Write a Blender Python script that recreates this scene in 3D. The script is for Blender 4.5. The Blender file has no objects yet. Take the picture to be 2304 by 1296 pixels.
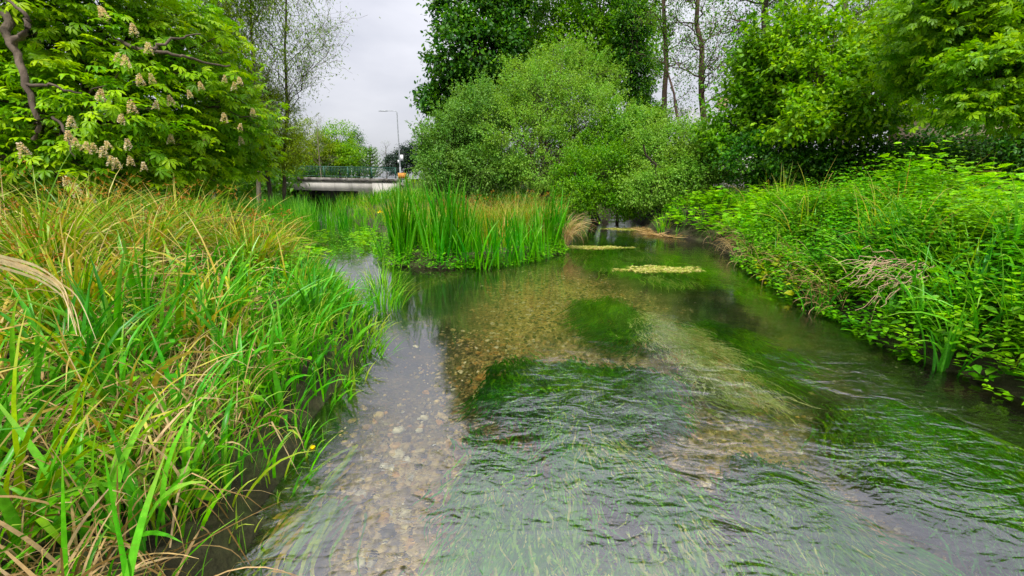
import bpy, math, random
import numpy as np
from mathutils import Vector, Matrix

# ------------------------------------------------------------------ camera, sky, sun, exposure
sc = bpy.context.scene
col = sc.collection
PITCH, EYE, FPX = math.radians(13.6), 1.75, 960.0
cam = bpy.data.objects.new('camera', bpy.data.cameras.new('camera'))
col.objects.link(cam)
cam.location = (0, 0, EYE)
cam.rotation_euler = (math.radians(90) - PITCH, 0, 0)
cam.data.sensor_width = 36.0
cam.data.lens = 36.0 * FPX / 2304.0
cam.data.clip_start = 0.05
cam.data.clip_end = 3000
sc.camera = cam

SUN_EL, SUN_AZ = math.radians(58), math.radians(186)      # azimuth clockwise from +Y: behind the viewer, a little to the left
world = bpy.data.worlds.new('World')
sc.world = world
world.use_nodes = True
wn, wl = world.node_tree.nodes, world.node_tree.links
wn.clear()
w_out = wn.new('ShaderNodeOutputWorld')
w_bg = wn.new('ShaderNodeBackground')
w_bg.inputs['Strength'].default_value = 0.1
sky = wn.new('ShaderNodeTexSky')
sky.sky_type = 'NISHITA'
sky.sun_disc = False
sky.sun_elevation = SUN_EL
sky.sun_rotation = SUN_AZ
w_tc = wn.new('ShaderNodeTexCoord')
w_map = wn.new('ShaderNodeMapping')
w_map.inputs['Scale'].default_value = (1.0, 1.0, 2.6)
w_no = wn.new('ShaderNodeTexNoise')
w_no.inputs['Scale'].default_value = 2.3
w_no.inputs['Detail'].default_value = 5
w_no.inputs['Roughness'].default_value = 0.5
w_rp = wn.new('ShaderNodeValToRGB')
w_rp.color_ramp.elements[0].position = 0.32
w_rp.color_ramp.elements[0].color = (0.64, 0.65, 0.71, 1)
w_rp.color_ramp.elements[1].position = 0.66
w_rp.color_ramp.elements[1].color = (0.98, 0.97, 1.0, 1)
w_mul = wn.new('ShaderNodeMix')
w_mul.data_type = 'RGBA'
w_mul.blend_type = 'MULTIPLY'
w_mul.inputs[0].default_value = 1.0
w_mul.inputs[7].default_value = (2.3, 2.3, 2.35, 1)
w_mix = wn.new('ShaderNodeMix')
w_mix.data_type = 'RGBA'
w_mix.inputs[0].default_value = 0.95
wl.new(w_tc.outputs['Generated'], w_map.inputs['Vector'])
wl.new(w_map.outputs['Vector'], w_no.inputs['Vector'])
wl.new(w_no.outputs['Fac'], w_rp.inputs['Fac'])
wl.new(w_rp.outputs['Color'], w_mul.inputs[6])
wl.new(sky.outputs['Color'], w_mix.inputs[6])
wl.new(w_mul.outputs[2], w_mix.inputs[7])
w_sep = wn.new('ShaderNodeSeparateXYZ')
w_up = wn.new('ShaderNodeMath'); w_up.operation = 'MULTIPLY_ADD'; w_up.inputs[1].default_value = 1.43; w_up.inputs[2].default_value = 0.714
w_abs = wn.new('ShaderNodeMath'); w_abs.operation = 'MAXIMUM'; w_abs.inputs[1].default_value = 0.0
w_sc = wn.new('ShaderNodeVectorMath'); w_sc.operation = 'SCALE'
wl.new(w_tc.outputs['Generated'], w_sep.inputs[0])
wl.new(w_sep.outputs['Z'], w_abs.inputs[0])
wl.new(w_abs.outputs[0], w_up.inputs[0])
wl.new(w_mix.outputs[2], w_sc.inputs[0])
wl.new(w_up.outputs[0], w_sc.inputs['Scale'])
wl.new(w_sc.outputs[0], w_bg.inputs['Color'])
wl.new(w_bg.outputs['Background'], w_out.inputs['Surface'])

sun = bpy.data.objects.new('sun', bpy.data.lights.new('sun', 'SUN'))
col.objects.link(sun)
sun.data.energy = 1.5
sun.data.angle = math.radians(14)
sun.data.color = (1.0, 0.97, 0.9)
to_sun = Vector((math.sin(SUN_AZ) * math.cos(SUN_EL), math.cos(SUN_AZ) * math.cos(SUN_EL), math.sin(SUN_EL)))
sun.rotation_euler = to_sun.to_track_quat('Z', 'Y').to_euler()

sc.view_settings.view_transform = 'Standard'
sc.view_settings.look = 'None'
sc.view_settings.exposure = 1.95
sc.view_settings.gamma = 1.0
sc.render.engine = 'CYCLES'
sc.cycles.use_denoising = True
sc.cycles.max_bounces = 6
sc.cycles.diffuse_bounces = 2
sc.cycles.transmission_bounces = 5
sc.cycles.transparent_max_bounces = 8

R = np.random.default_rng(11)
random.seed(5)
PI = math.pi

# ------------------------------------------------------------------ helpers
def at(px, py, y):
    """a point of the place, y metres ahead, that the photograph shows at (px, py)"""
    x, v = (px - 1152) / FPX, (648 - py) / FPX
    d = np.array([x, math.cos(PITCH) + v * math.sin(PITCH), -math.sin(PITCH) + v * math.cos(PITCH)])
    k = y / d[1]
    return np.array([0, 0, EYE]) + d * k

def scale_at(px, py, y):
    v = (648 - py) / FPX
    return y / (math.cos(PITCH) + v * math.sin(PITCH)) / FPX

def tag(o, label=None, cat=None, group=None, kind=None):
    if label: o['label'] = label
    if cat: o['category'] = cat
    if group: o['group'] = group
    if kind: o['kind'] = kind
    return o

def empty(name, loc=(0, 0, 0), label=None, cat=None, group=None):
    o = bpy.data.objects.new(name, None)
    col.objects.link(o)
    o.location = loc
    o.empty_display_size = 0.1
    return tag(o, label, cat, group)

def make_mesh(name, v, f, mat=None, smooth=False, attrs=None):
    v = np.asarray(v, dtype=np.float32)
    f = np.asarray(f, dtype=np.int32)
    k = f.shape[1]
    me = bpy.data.meshes.new(name)
    me.vertices.add(len(v))
    me.vertices.foreach_set('co', v.ravel())
    me.loops.add(f.size)
    me.loops.foreach_set('vertex_index', f.ravel())
    me.polygons.add(len(f))
    me.polygons.foreach_set('loop_start', np.arange(0, f.size, k, dtype=np.int32))
    if smooth:
        me.polygons.foreach_set('use_smooth', np.ones(len(f), dtype=bool))
    for an, av in (attrs or {}).items():
        a = me.attributes.new(an, 'FLOAT', 'FACE' if len(av) == len(f) else 'POINT')
        a.data.foreach_set('value', np.asarray(av, dtype=np.float32))
    if mat: me.materials.append(mat)
    me.update(calc_edges=True)
    return me

def link(name, me, parent=None, loc=None):
    o = bpy.data.objects.new(name, me)
    col.objects.link(o)
    if parent is not None:
        o.parent = parent
    if loc is not None:
        o.location = loc
    return o

class Soup:
    """collects arrays of one face size into one mesh"""
    def __init__(s): s.v, s.f, s.a, s.n = [], [], {}, 0
    def add(s, verts, faces, **attrs):
        s.v.append(verts); s.f.append(faces + s.n); s.n += len(verts)
        for k, x in attrs.items(): s.a.setdefault(k, []).append(x)
        return s
    def mesh(s, name, mat, smooth=False, origin=None):
        v = np.concatenate(s.v)
        if origin is not None: v = v - np.asarray(origin)
        return make_mesh(name, v, np.concatenate(s.f), mat, smooth, {k: np.concatenate(x) for k, x in s.a.items()})

def norm(a):
    return a / np.maximum(np.linalg.norm(a, axis=-1, keepdims=True), 1e-9)

def scatter(tv, tf, pos, axis, nrm, size, val):
    """copies of a small template, one per position -> verts, faces, face attribute"""
    n = len(pos)
    x = norm(axis); y = norm(np.cross(nrm, x)); z = np.cross(x, y)
    size = np.broadcast_to(np.asarray(size, float), (n,))
    V = (tv[None, :, 0, None] * x[:, None] + tv[None, :, 1, None] * y[:, None] + tv[None, :, 2, None] * z[:, None]) * size[:, None, None] + pos[:, None]
    Fc = tf[None] + (np.arange(n) * len(tv))[:, None, None]
    return V.reshape(-1, 3), Fc.reshape(-1, tf.shape[1]), np.repeat(val, len(tf))

# leaf templates (triangles): x along the leaf, y across, z up
DIAMOND = (np.array([[0, 0, 0], [.45, .27, .07], [.45, -.27, .07], [1, 0, -.06]], float), np.array([[0, 3, 1], [0, 2, 3]]))
SLIM = (np.array([[0, 0, 0], [.45, .14, .03], [.45, -.14, .03], [1, 0, -.1]], float), np.array([[0, 3, 1], [0, 2, 3]]))
OVATE = (np.array([[0, 0, 0], [.28, .27, .06], [.28, -.27, .06], [.62, .22, .03], [.62, -.22, .03], [1, 0, -.12], [.3, 0, 0], [.65, 0, -.03]], float),
         np.array([[0, 6, 1], [0, 2, 6], [6, 7, 3], [6, 3, 1], [6, 2, 4], [6, 4, 7], [7, 5, 3], [7, 4, 5]]))

def palmate(n=7, spread=1.9, droop=.22):
    V, Fc = [], []
    for i in range(n):
        a = (i - (n - 1) / 2) / ((n - 1) / 2) * spread
        L = 1.0 - .42 * abs(a) / spread
        c, s = math.cos(a), math.sin(a)
        loc = np.array([[0, 0, 0], [.4, .1, .02], [.4, -.1, .02], [.72, .17, -.06], [.72, -.17, -.06], [1, 0, -droop * 1.3], [.6, 0, -.07]]) * L
        rot = np.stack([loc[:, 0] * c - loc[:, 1] * s, loc[:, 0] * s + loc[:, 1] * c, loc[:, 2]], 1)
        b = len(V) * 7
        V.append(rot)
        Fc.append(np.array([[0, 6, 1], [0, 2, 6], [1, 6, 3], [2, 4, 6], [6, 5, 3], [6, 4, 5]]) + b)
    return np.concatenate(V), np.concatenate(Fc)

def frond(k=6):
    V, Fc = [], []
    def leaf(p, ang, L):
        loc = DIAMOND[0] * L
        c, s = math.cos(ang), math.sin(ang)
        b = len(V) * 4
        V.append(np.stack([p[0] + loc[:, 0] * c - loc[:, 1] * s, p[1] + loc[:, 0] * s + loc[:, 1] * c, loc[:, 2] - .18 * p[0] ** 2], 1))
        Fc.append(DIAMOND[1] + b)
    for i in range(k):
        t = .12 + .78 * i / k
        L = .46 * (1 - t) + .1
        for sgn in (-1, 1):
            leaf((t, 0), sgn * 1.0, L)
            leaf((t + .03, sgn * L * .45), sgn * .3, L * .5)
    leaf((.85, 0), 0, .2)
    return np.concatenate(V), np.concatenate(Fc)

PALM, FROND = palmate(), frond()
PALM5 = palmate(5, 1.25, .15)

def rand_dirs(n):
    return norm(R.normal(size=(n, 3)))

def tubes(paths, sides=5):
    """paths: list of (points (k,3), radii (k,)) -> quads"""
    V, Fc, n = [], [], 0
    ang = np.arange(sides) / sides * 2 * PI
    for P, rad in paths:
        P = np.asarray(P, float); rad = np.asarray(rad, float); k = len(P)
        T = np.gradient(P, axis=0); T = norm(T)
        up = np.where(np.abs(T[:, 2:3]) > .9, np.array([[1., 0, 0]]), np.array([[0, 0, 1.]]))
        A = norm(np.cross(up, T)); B = np.cross(T, A)
        ring = P[:, None] + rad[:, None, None] * (np.cos(ang)[None, :, None] * A[:, None] + np.sin(ang)[None, :, None] * B[:, None])
        V.append(ring.reshape(-1, 3))
        i = np.arange(k - 1)[:, None] * sides; j = np.arange(sides)[None]; j2 = (j + 1) % sides
        q = np.stack([i + j, i + j2, i + sides + j2, i + sides + j], -1).reshape(-1, 4)
        Fc.append(q + n); n += k * sides
    return np.concatenate(V), np.concatenate(Fc)

def tube_mesh(name, paths, mat, sides=6):
    v, f = tubes(paths, sides)
    return make_mesh(name, v, f, mat, True)

def wander(a, b, k=6, amp=.08):
    """a crooked path from a to b"""
    a, b = np.asarray(a, float), np.asarray(b, float)
    t = np.linspace(0, 1, k)[:, None]
    L = np.linalg.norm(b - a)
    j = R.normal(size=(k, 3)) * amp * L * np.sin(t * PI)
    return a + (b - a) * t + j

def box(x0, x1, y0, y1, z0, z1):
    v = np.array([[x, y, z] for z in (z0, z1) for y in (y0, y1) for x in (x0, x1)], float)
    f = np.array([[0, 2, 3, 1], [4, 5, 7, 6], [0, 1, 5, 4], [2, 6, 7, 3], [0, 4, 6, 2], [1, 3, 7, 5]])
    return v, f

def box_mesh(name, mat, *boxes, bevel=0):
    s = Soup()
    for b in boxes: s.add(*box(*b))
    return s.mesh(name, mat)

# blades: ribbons that rise, lean and arch over
def blades(base, az, tilt, length, width, droop, seg=5, kink=None, cols=2, rnd=None, twist=0.6, power=1.4, sharp=2.0):
    n = len(base)
    t = np.linspace(0, 1, seg + 1)
    ang = tilt[:, None] + droop[:, None] * t[None] ** power
    if kink is not None:                       # (fraction, strength): blades that have snapped over
        k = R.random(n) < kink[0]
        at_t = R.uniform(.35, .75, n)
        ang = ang + np.where(k[:, None] & (t[None] > at_t[:, None]), R.uniform(.6, 1, n)[:, None] * kink[1], 0)
    ang = np.minimum(ang, 2.9)
    st = length[:, None] / seg
    h = np.concatenate([np.zeros((n, 1)), np.cumsum(np.sin(ang[:, :-1]) * st, 1)], 1)
    z = np.concatenate([np.zeros((n, 1)), np.cumsum(np.cos(ang[:, :-1]) * st, 1)], 1)
    d = np.stack([np.cos(az), np.sin(az), np.zeros(n)], 1)
    sway = R.normal(size=(n, 1)) * .09 * length[:, None] * t[None] ** 2
    side0 = np.stack([-np.sin(az), np.cos(az), np.zeros(n)], 1)
    P = base[:, None] + d[:, None] * h[..., None] + np.array([0, 0, 1.]) * z[..., None] + side0[:, None] * sway[..., None]
    tw = R.normal(size=(n, 1)) * twist + R.normal(size=(n, 1)) * twist * t[None]
    nr = d[:, None] * np.cos(ang)[..., None] - np.array([0, 0, 1.]) * np.sin(ang)[..., None]
    side = side0[:, None] * np.cos(tw)[..., None] + nr * np.sin(tw)[..., None]
    w = width[:, None] * .5 * np.minimum(1, .55 + 1.6 * t)[None] * (1 - t ** sharp)[None] + .0006
    if cols == 2:
        V = np.stack([P - side * w[..., None], P + side * w[..., None]], 2)
    else:
        fold = np.cross(side, norm(np.gradient(P, axis=1)))
        V = np.stack([P - side * w[..., None], P + fold * w[..., None] * .45, P + side * w[..., None]], 2)
    m = V.shape[2]
    V = V.reshape(-1, 3)
    i = (np.arange(n)[:, None] * (seg + 1) + np.arange(seg)[None])[..., None] * m + np.arange(m - 1)
    q = np.stack([i, i + 1, i + m + 1, i + m], -1).reshape(-1, 4)
    rnd = R.random(n) if rnd is None else rnd
    va = np.repeat(rnd, seg * (m - 1))
    ta = np.tile(np.repeat((t[:-1] + t[1:]) / 2, m - 1), n)
    return V, q, va, ta

def U(a, b, n): return R.uniform(a, b, n)

# ------------------------------------------------------------------ materials
def ramp_node(nt, stops):
    r = nt.nodes.new('ShaderNodeValToRGB')
    e = r.color_ramp.elements
    while len(e) > 1: e.remove(e[-1])
    e[0].position = stops[0][0]; e[0].color = (*stops[0][1], 1)
    for p, c in stops[1:]:
        x = e.new(p); x.color = (*c, 1)
    return r

def leaf_mat(name, stops, trans=.35, rough=.45, tip=None, spec=.22, tipstart=.7, veins=False):
    m = bpy.data.materials.new(name); m.use_nodes = True
    nt = m.node_tree; N, L = nt.nodes, nt.links
    N.clear()
    out = N.new('ShaderNodeOutputMaterial')
    at_ = N.new('ShaderNodeAttribute'); at_.attribute_name = 'v'
    rp = ramp_node(nt, stops)
    L.new(at_.outputs['Fac'], rp.inputs['Fac'])
    colr = rp.outputs['Color']
    geo = N.new('ShaderNodeNewGeometry')
    no = N.new('ShaderNodeTexNoise'); no.inputs['Scale'].default_value = 1.1; no.inputs['Detail'].default_value = 3
    L.new(geo.outputs['Position'], no.inputs['Vector'])
    hs = N.new('ShaderNodeHueSaturation')
    mr = N.new('ShaderNodeMapRange'); mr.inputs[1].default_value = .3; mr.inputs[2].default_value = .7
    mr.inputs[3].default_value = .485; mr.inputs[4].default_value = .515
    L.new(no.outputs['Fac'], mr.inputs[0]); L.new(mr.outputs[0], hs.inputs['Hue'])
    n2 = N.new('ShaderNodeTexNoise'); n2.inputs['Scale'].default_value = 34; n2.inputs['Detail'].default_value = 3
    L.new(geo.outputs['Position'], n2.inputs['Vector'])
    mv = N.new('ShaderNodeMapRange'); mv.inputs[1].default_value = .3; mv.inputs[2].default_value = .7; mv.inputs[3].default_value = .72; mv.inputs[4].default_value = 1.12
    L.new(n2.outputs['Fac'], mv.inputs[0]); L.new(mv.outputs[0], hs.inputs['Value'])
    hs.inputs['Saturation'].default_value = 1.12
    L.new(colr, hs.inputs['Color']); colr = hs.outputs['Color']
    if tip:
        ta = N.new('ShaderNodeAttribute'); ta.attribute_name = 't'
        ad = N.new('ShaderNodeMath'); ad.operation = 'MULTIPLY_ADD'
        L.new(at_.outputs['Fac'], ad.inputs[0]); ad.inputs[1].default_value = .5; L.new(ta.outputs['Fac'], ad.inputs[2])
        m2 = N.new('ShaderNodeMapRange'); m2.inputs[1].default_value = tipstart; m2.inputs[2].default_value = tipstart + .5
        L.new(ad.outputs[0], m2.inputs[0])
        mx = N.new('ShaderNodeMix'); mx.data_type = 'RGBA'; mx.inputs[7].default_value = (*tip, 1)
        L.new(m2.outputs[0], mx.inputs[0]); L.new(colr, mx.inputs[6]); colr = mx.outputs[2]
    pr = N.new('ShaderNodeBsdfPrincipled')
    pr.inputs['Roughness'].default_value = rough
    pr.inputs['Specular IOR Level'].default_value = spec
    tr = N.new('ShaderNodeBsdfTranslucent')
    b2 = N.new('ShaderNodeMix'); b2.data_type = 'RGBA'; b2.blend_type = 'MULTIPLY'; b2.inputs[0].default_value = 1
    b2.inputs[7].default_value = (1.5, 1.45, .55, 1)
    L.new(colr, b2.inputs[6]); L.new(b2.outputs[2], tr.inputs['Color'])
    L.new(colr, pr.inputs['Base Color'])
    ms = N.new('ShaderNodeMixShader'); ms.inputs[0].default_value = trans
    L.new(pr.outputs[0], ms.inputs[1]); L.new(tr.outputs[0], ms.inputs[2])
    L.new(ms.outputs[0], out.inputs['Surface'])
    return m

def rough_mat(name, stops, scale=3, detail=6, rough=.8, bump=.3, bscale=None, stretch=(1, 1, 1), spec=.3, metal=0):
    m = bpy.data.materials.new(name); m.use_nodes = True
    nt = m.node_tree; N, L = nt.nodes, nt.links
    pr = N['Principled BSDF']
    tc = N.new('ShaderNodeTexCoord'); mp = N.new('ShaderNodeMapping'); mp.inputs['Scale'].default_value = stretch
    no = N.new('ShaderNodeTexNoise'); no.inputs['Scale'].default_value = scale; no.inputs['Detail'].default_value = detail
    rp = ramp_node(nt, stops)
    L.new(tc.outputs['Object'], mp.inputs['Vector']); L.new(mp.outputs['Vector'], no.inputs['Vector'])
    L.new(no.outputs['Fac'], rp.inputs['Fac']); L.new(rp.outputs['Color'], pr.inputs['Base Color'])
    bn = N.new('ShaderNodeTexNoise'); bn.inputs['Scale'].default_value = bscale or scale * 4; bn.inputs['Detail'].default_value = 6
    L.new(mp.outputs['Vector'], bn.inputs['Vector'])
    bp = N.new('ShaderNodeBump'); bp.inputs['Strength'].default_value = bump; bp.inputs['Distance'].default_value = .05
    L.new(bn.outputs['Fac'], bp.inputs['Height']); L.new(bp.outputs['Normal'], pr.inputs['Normal'])
    pr.inputs['Roughness'].default_value = rough
    pr.inputs['Specular IOR Level'].default_value = spec
    pr.inputs['Metallic'].default_value = metal
    return m

M = {}
M['chestnut'] = leaf_mat('chestnut_leaf', [(0, (.10, .25, .012)), (.5, (.21, .42, .018)), (1, (.40, .60, .03))], .4)
M['willow'] = leaf_mat('willow_leaf', [(0, (.11, .23, .05)), (.5, (.15, .30, .065)), (1, (.21, .37, .09))], .38)
M['willow_bright'] = leaf_mat('bright_willow_leaf', [(0, (.15, .30, .05)), (.5, (.21, .39, .07)), (1, (.29, .46, .10))], .38)
M['willow_yellow'] = leaf_mat('yellow_willow_leaf', [(0, (0.104, 0.183, 0.013)), (.5, (0.208, 0.305, 0.020)), (1, (0.312, 0.403, 0.028))], .36)
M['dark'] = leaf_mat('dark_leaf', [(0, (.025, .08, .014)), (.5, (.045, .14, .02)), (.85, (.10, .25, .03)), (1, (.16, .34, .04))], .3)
M['mid'] = leaf_mat('mid_leaf', [(0, (.07, .18, .02)), (.5, (.13, .30, .035)), (1, (.22, .42, .05))], .38)
M['lime'] = leaf_mat('lime_leaf', [(0, (.09, .22, .014)), (.5, (.17, .36, .022)), (1, (.32, .52, .035))], .4)
M['sparse'] = leaf_mat('sparse_leaf', [(0, (.10, .19, .025)), (.5, (.18, .30, .035)), (1, (.28, .40, .06))], .38)
M['distant'] = leaf_mat('distant_leaf', [(0, (0.039, 0.110, 0.017)), (.5, (0.072, 0.183, 0.022)), (1, (0.143, 0.268, 0.033))], .35)
M['conifer'] = leaf_mat('conifer_leaf', [(0, (.012, .03, .018)), (1, (.03, .06, .03))], .1)
M['grass'] = leaf_mat('bright_grass', [(0, (0.065, 0.244, 0.022)), (.5, (0.117, 0.378, 0.033)), (.85, (0.195, 0.512, 0.050)), (1, (0.364, 0.488, 0.066))], .33, .38, tip=(0.390, 0.464, 0.077), tipstart=.95)
M['reed'] = leaf_mat('reed_grass', [(0, (0.058, 0.232, 0.033)), (.5, (0.098, 0.354, 0.044)), (1, (0.182, 0.512, 0.077))], .3, .33, tip=(0.312, 0.439, 0.066), tipstart=1.05)
M['sedge'] = leaf_mat('sedge', [(0, (.08, .21, .012)), (.4, (.18, .36, .02)), (.7, (.33, .44, .035)), (.88, (.48, .42, .07)), (1, (.52, .36, .09))], .28, .4, tip=(.50, .38, .12), tipstart=.95)
M['straw'] = leaf_mat('straw', [(0, (.25, .16, .07)), (.5, (.48, .34, .17)), (1, (.62, .47, .28))], .25, .6)
M['rust'] = leaf_mat('sedge_head', [(0, (.22, .12, .03)), (1, (.42, .22, .06))], .25, .7)
M['iris'] = leaf_mat('iris_leaf', [(0, (.04, .19, .02)), (.5, (.08, .31, .03)), (1, (.16, .45, .05))], .26, .3, tip=(.22, .42, .06), tipstart=1.0, spec=.45)
M['nettle'] = leaf_mat('nettle_leaf', [(0, (.05, .21, .013)), (.5, (.11, .35, .022)), (1, (.22, .50, .035))], .34)
M['herb'] = leaf_mat('bright_herb', [(0, (0.130, 0.378, 0.013)), (.5, (0.221, 0.525, 0.020)), (1, (0.364, 0.659, 0.033))], .4)
M['yellow_leaf'] = leaf_mat('yellow_leaf', [(0, (.25, .38, .03)), (1, (.45, .50, .05))], .35)
M['weed'] = leaf_mat('water_weed', [(0, (.012, .075, .006)), (.5, (.03, .165, .010)), (.85, (.085, .29, .02)), (1, (.18, .34, .04))], .25, .4)
M['weed_light'] = leaf_mat('light_water_weed', [(0, (.03, .18, .012)), (.5, (.09, .32, .025)), (.85, (.22, .46, .06)), (1, (.44, .50, .16))], .3, .4)
M['weed_pale'] = leaf_mat('pale_water_weed', [(0, (.28, .40, .10)), (.5, (.52, .58, .26)), (.9, (.70, .70, .45)), (1, (.6, .36, .2))], .3, .5)
M['mat'] = leaf_mat('floating_mat', [(0, (.18, .28, .04)), (.5, (.42, .42, .12)), (1, (.60, .54, .26))], .2, .6)
M['pale_straw'] = leaf_mat('pale_straw', [(0, (.62, .48, .30)), (1, (.78, .66, .46))], .25, .6)
M['petal'] = leaf_mat('yellow_petal', [(0, (.80, .55, .01)), (1, (.85, .65, .02))], .3)
M['blossom'] = leaf_mat('chestnut_blossom', [(0, (.70, .56, .38)), (.6, (.80, .74, .60)), (1, (.80, .62, .52))], .25, .7)
M['bark'] = rough_mat('bark', [(.3, (.045, .033, .024)), (.7, (.14, .105, .075))], 4, 8, .9, .8, 14, (1, 1, .3))
M['bark_pale'] = rough_mat('pale_bark', [(.3, (.10, .085, .055)), (.7, (.26, .22, .15))], 4, 8, .9, .6, 14, (1, 1, .3))
M['bark_red'] = rough_mat('alder_bark', [(.3, (.05, .032, .026)), (.7, (.17, .105, .08))], 3, 8, .9, .8, 12, (1, 1, .3))
M['twig'] = rough_mat('dead_twig', [(.3, (.25, .16, .09)), (.7, (.50, .36, .23))], 8, 4, .8, .2)
M['concrete'] = rough_mat('painted_concrete', [(.25, (.22, .21, .19)), (.45, (.38, .36, .33)), (.75, (.48, .455, .42))], 1.4, 9, .85, .15, 20, stretch=(1.6, 1, .35))
M['stained'] = rough_mat('stained_coping', [(.35, (.055, .05, .045)), (.65, (.22, .20, .18))], 2.5, 8, .9, .2, 20)
M['green_paint'] = rough_mat('green_railing_paint', [(.3, (.015, .07, .05)), (.7, (.03, .11, .075))], 3, 4, .5, .05)
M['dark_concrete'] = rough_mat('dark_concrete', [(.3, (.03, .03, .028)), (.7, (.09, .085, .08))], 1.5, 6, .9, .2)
M['steel'] = rough_mat('galvanised_steel', [(.3, (.26, .28, .30)), (.7, (.40, .42, .44))], 6, 4, .5, .05, metal=.3)
M['white_plate'] = rough_mat('white_plate', [(0, (.65, .66, .68)), (1, (.75, .75, .76))], 4, 3, .5, .02)
M['orange'] = rough_mat('orange_board', [(.3, (.52, .20, .03)), (.7, (.66, .30, .05))], 5, 4, .6, .05, stretch=(6, 1, 1))
M['glass'] = rough_mat('window_glass', [(0, (.03, .035, .04)), (1, (.06, .065, .07))], 2, 2, .08, 0, spec=.8)
M['slate'] = rough_mat('roof_slate', [(.3, (.16, .165, .18)), (.7, (.30, .30, .32))], 3, 6, .7, .3)
M['render'] = rough_mat('pale_render', [(.3, (.50, .48, .45)), (.7, (.64, .62, .58))], 2, 5, .85, .1)
M['brick'] = rough_mat('brick', [(.3, (.30, .19, .11)), (.7, (.48, .33, .21))], 6, 6, .9, .3)
M['mortar'] = rough_mat('mortar', [(.3, (.33, .25, .17)), (.7, (.43, .34, .24))], 8, 6, .95, .3)
M['asphalt'] = rough_mat('asphalt', [(.3, (.04, .04, .042)), (.7, (.06, .06, .062))], 8, 6, .9, .2)
M['rubber'] = rough_mat('rubber', [(0, (.015, .015, .015)), (1, (.03, .03, .03))], 4, 3, .8, .1)

# bank soil with litter
M['soil'] = rough_mat('bank_soil', [(.3, (.018, .014, .007)), (.5, (.035, .035, .012)), (.7, (.05, .075, .015))], 3.5, 8, .95, .9, 16)

def stone_mat(name, attr=True):
    m = bpy.data.materials.new(name); m.use_nodes = True
    nt = m.node_tree; N, L = nt.nodes, nt.links
    pr = N['Principled BSDF']; pr.inputs['Roughness'].default_value = .65
    rp = ramp_node(nt, [(0, (.07, .05, .025)), (.25, (.24, .17, .06)), (.5, (.43, .31, .11)), (.7, (.53, .39, .16)), (.82, (.50, .25, .055)), (.93, (.60, .50, .29)), (1, (.72, .68, .56))])
    if attr:
        a = N.new('ShaderNodeAttribute'); a.attribute_name = 'v'; src = a.outputs['Fac']
    else:
        a = N.new('ShaderNodeObjectInfo'); src = a.outputs['Random']
    L.new(src, rp.inputs['Fac'])
    geo = N.new('ShaderNodeNewGeometry')
    no = N.new('ShaderNodeTexNoise'); no.inputs['Scale'].default_value = 28; no.inputs['Detail'].default_value = 5
    L.new(geo.outputs['Position'], no.inputs['Vector'])
    r2 = ramp_node(nt, [(.35, (.35, .32, .25)), (.6, (1.05, 1.0, .95))])
    L.new(no.outputs['Fac'], r2.inputs['Fac'])
    mx = N.new('ShaderNodeMix'); mx.data_type = 'RGBA'; mx.blend_type = 'MULTIPLY'; mx.inputs[0].default_value = .8
    L.new(rp.outputs['Color'], mx.inputs[6]); L.new(r2.outputs['Color'], mx.inputs[7])
    L.new(mx.outputs[2], pr.inputs['Base Color'])
    bp = N.new('ShaderNodeBump'); bp.inputs['Strength'].default_value = .4; bp.inputs['Distance'].default_value = .01
    L.new(no.outputs['Fac'], bp.inputs['Height']); L.new(bp.outputs['Normal'], pr.inputs['Normal'])
    return m
M['stone'] = stone_mat('river_stone', False)
M['gravel'] = stone_mat('gravel_stone', True)

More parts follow.
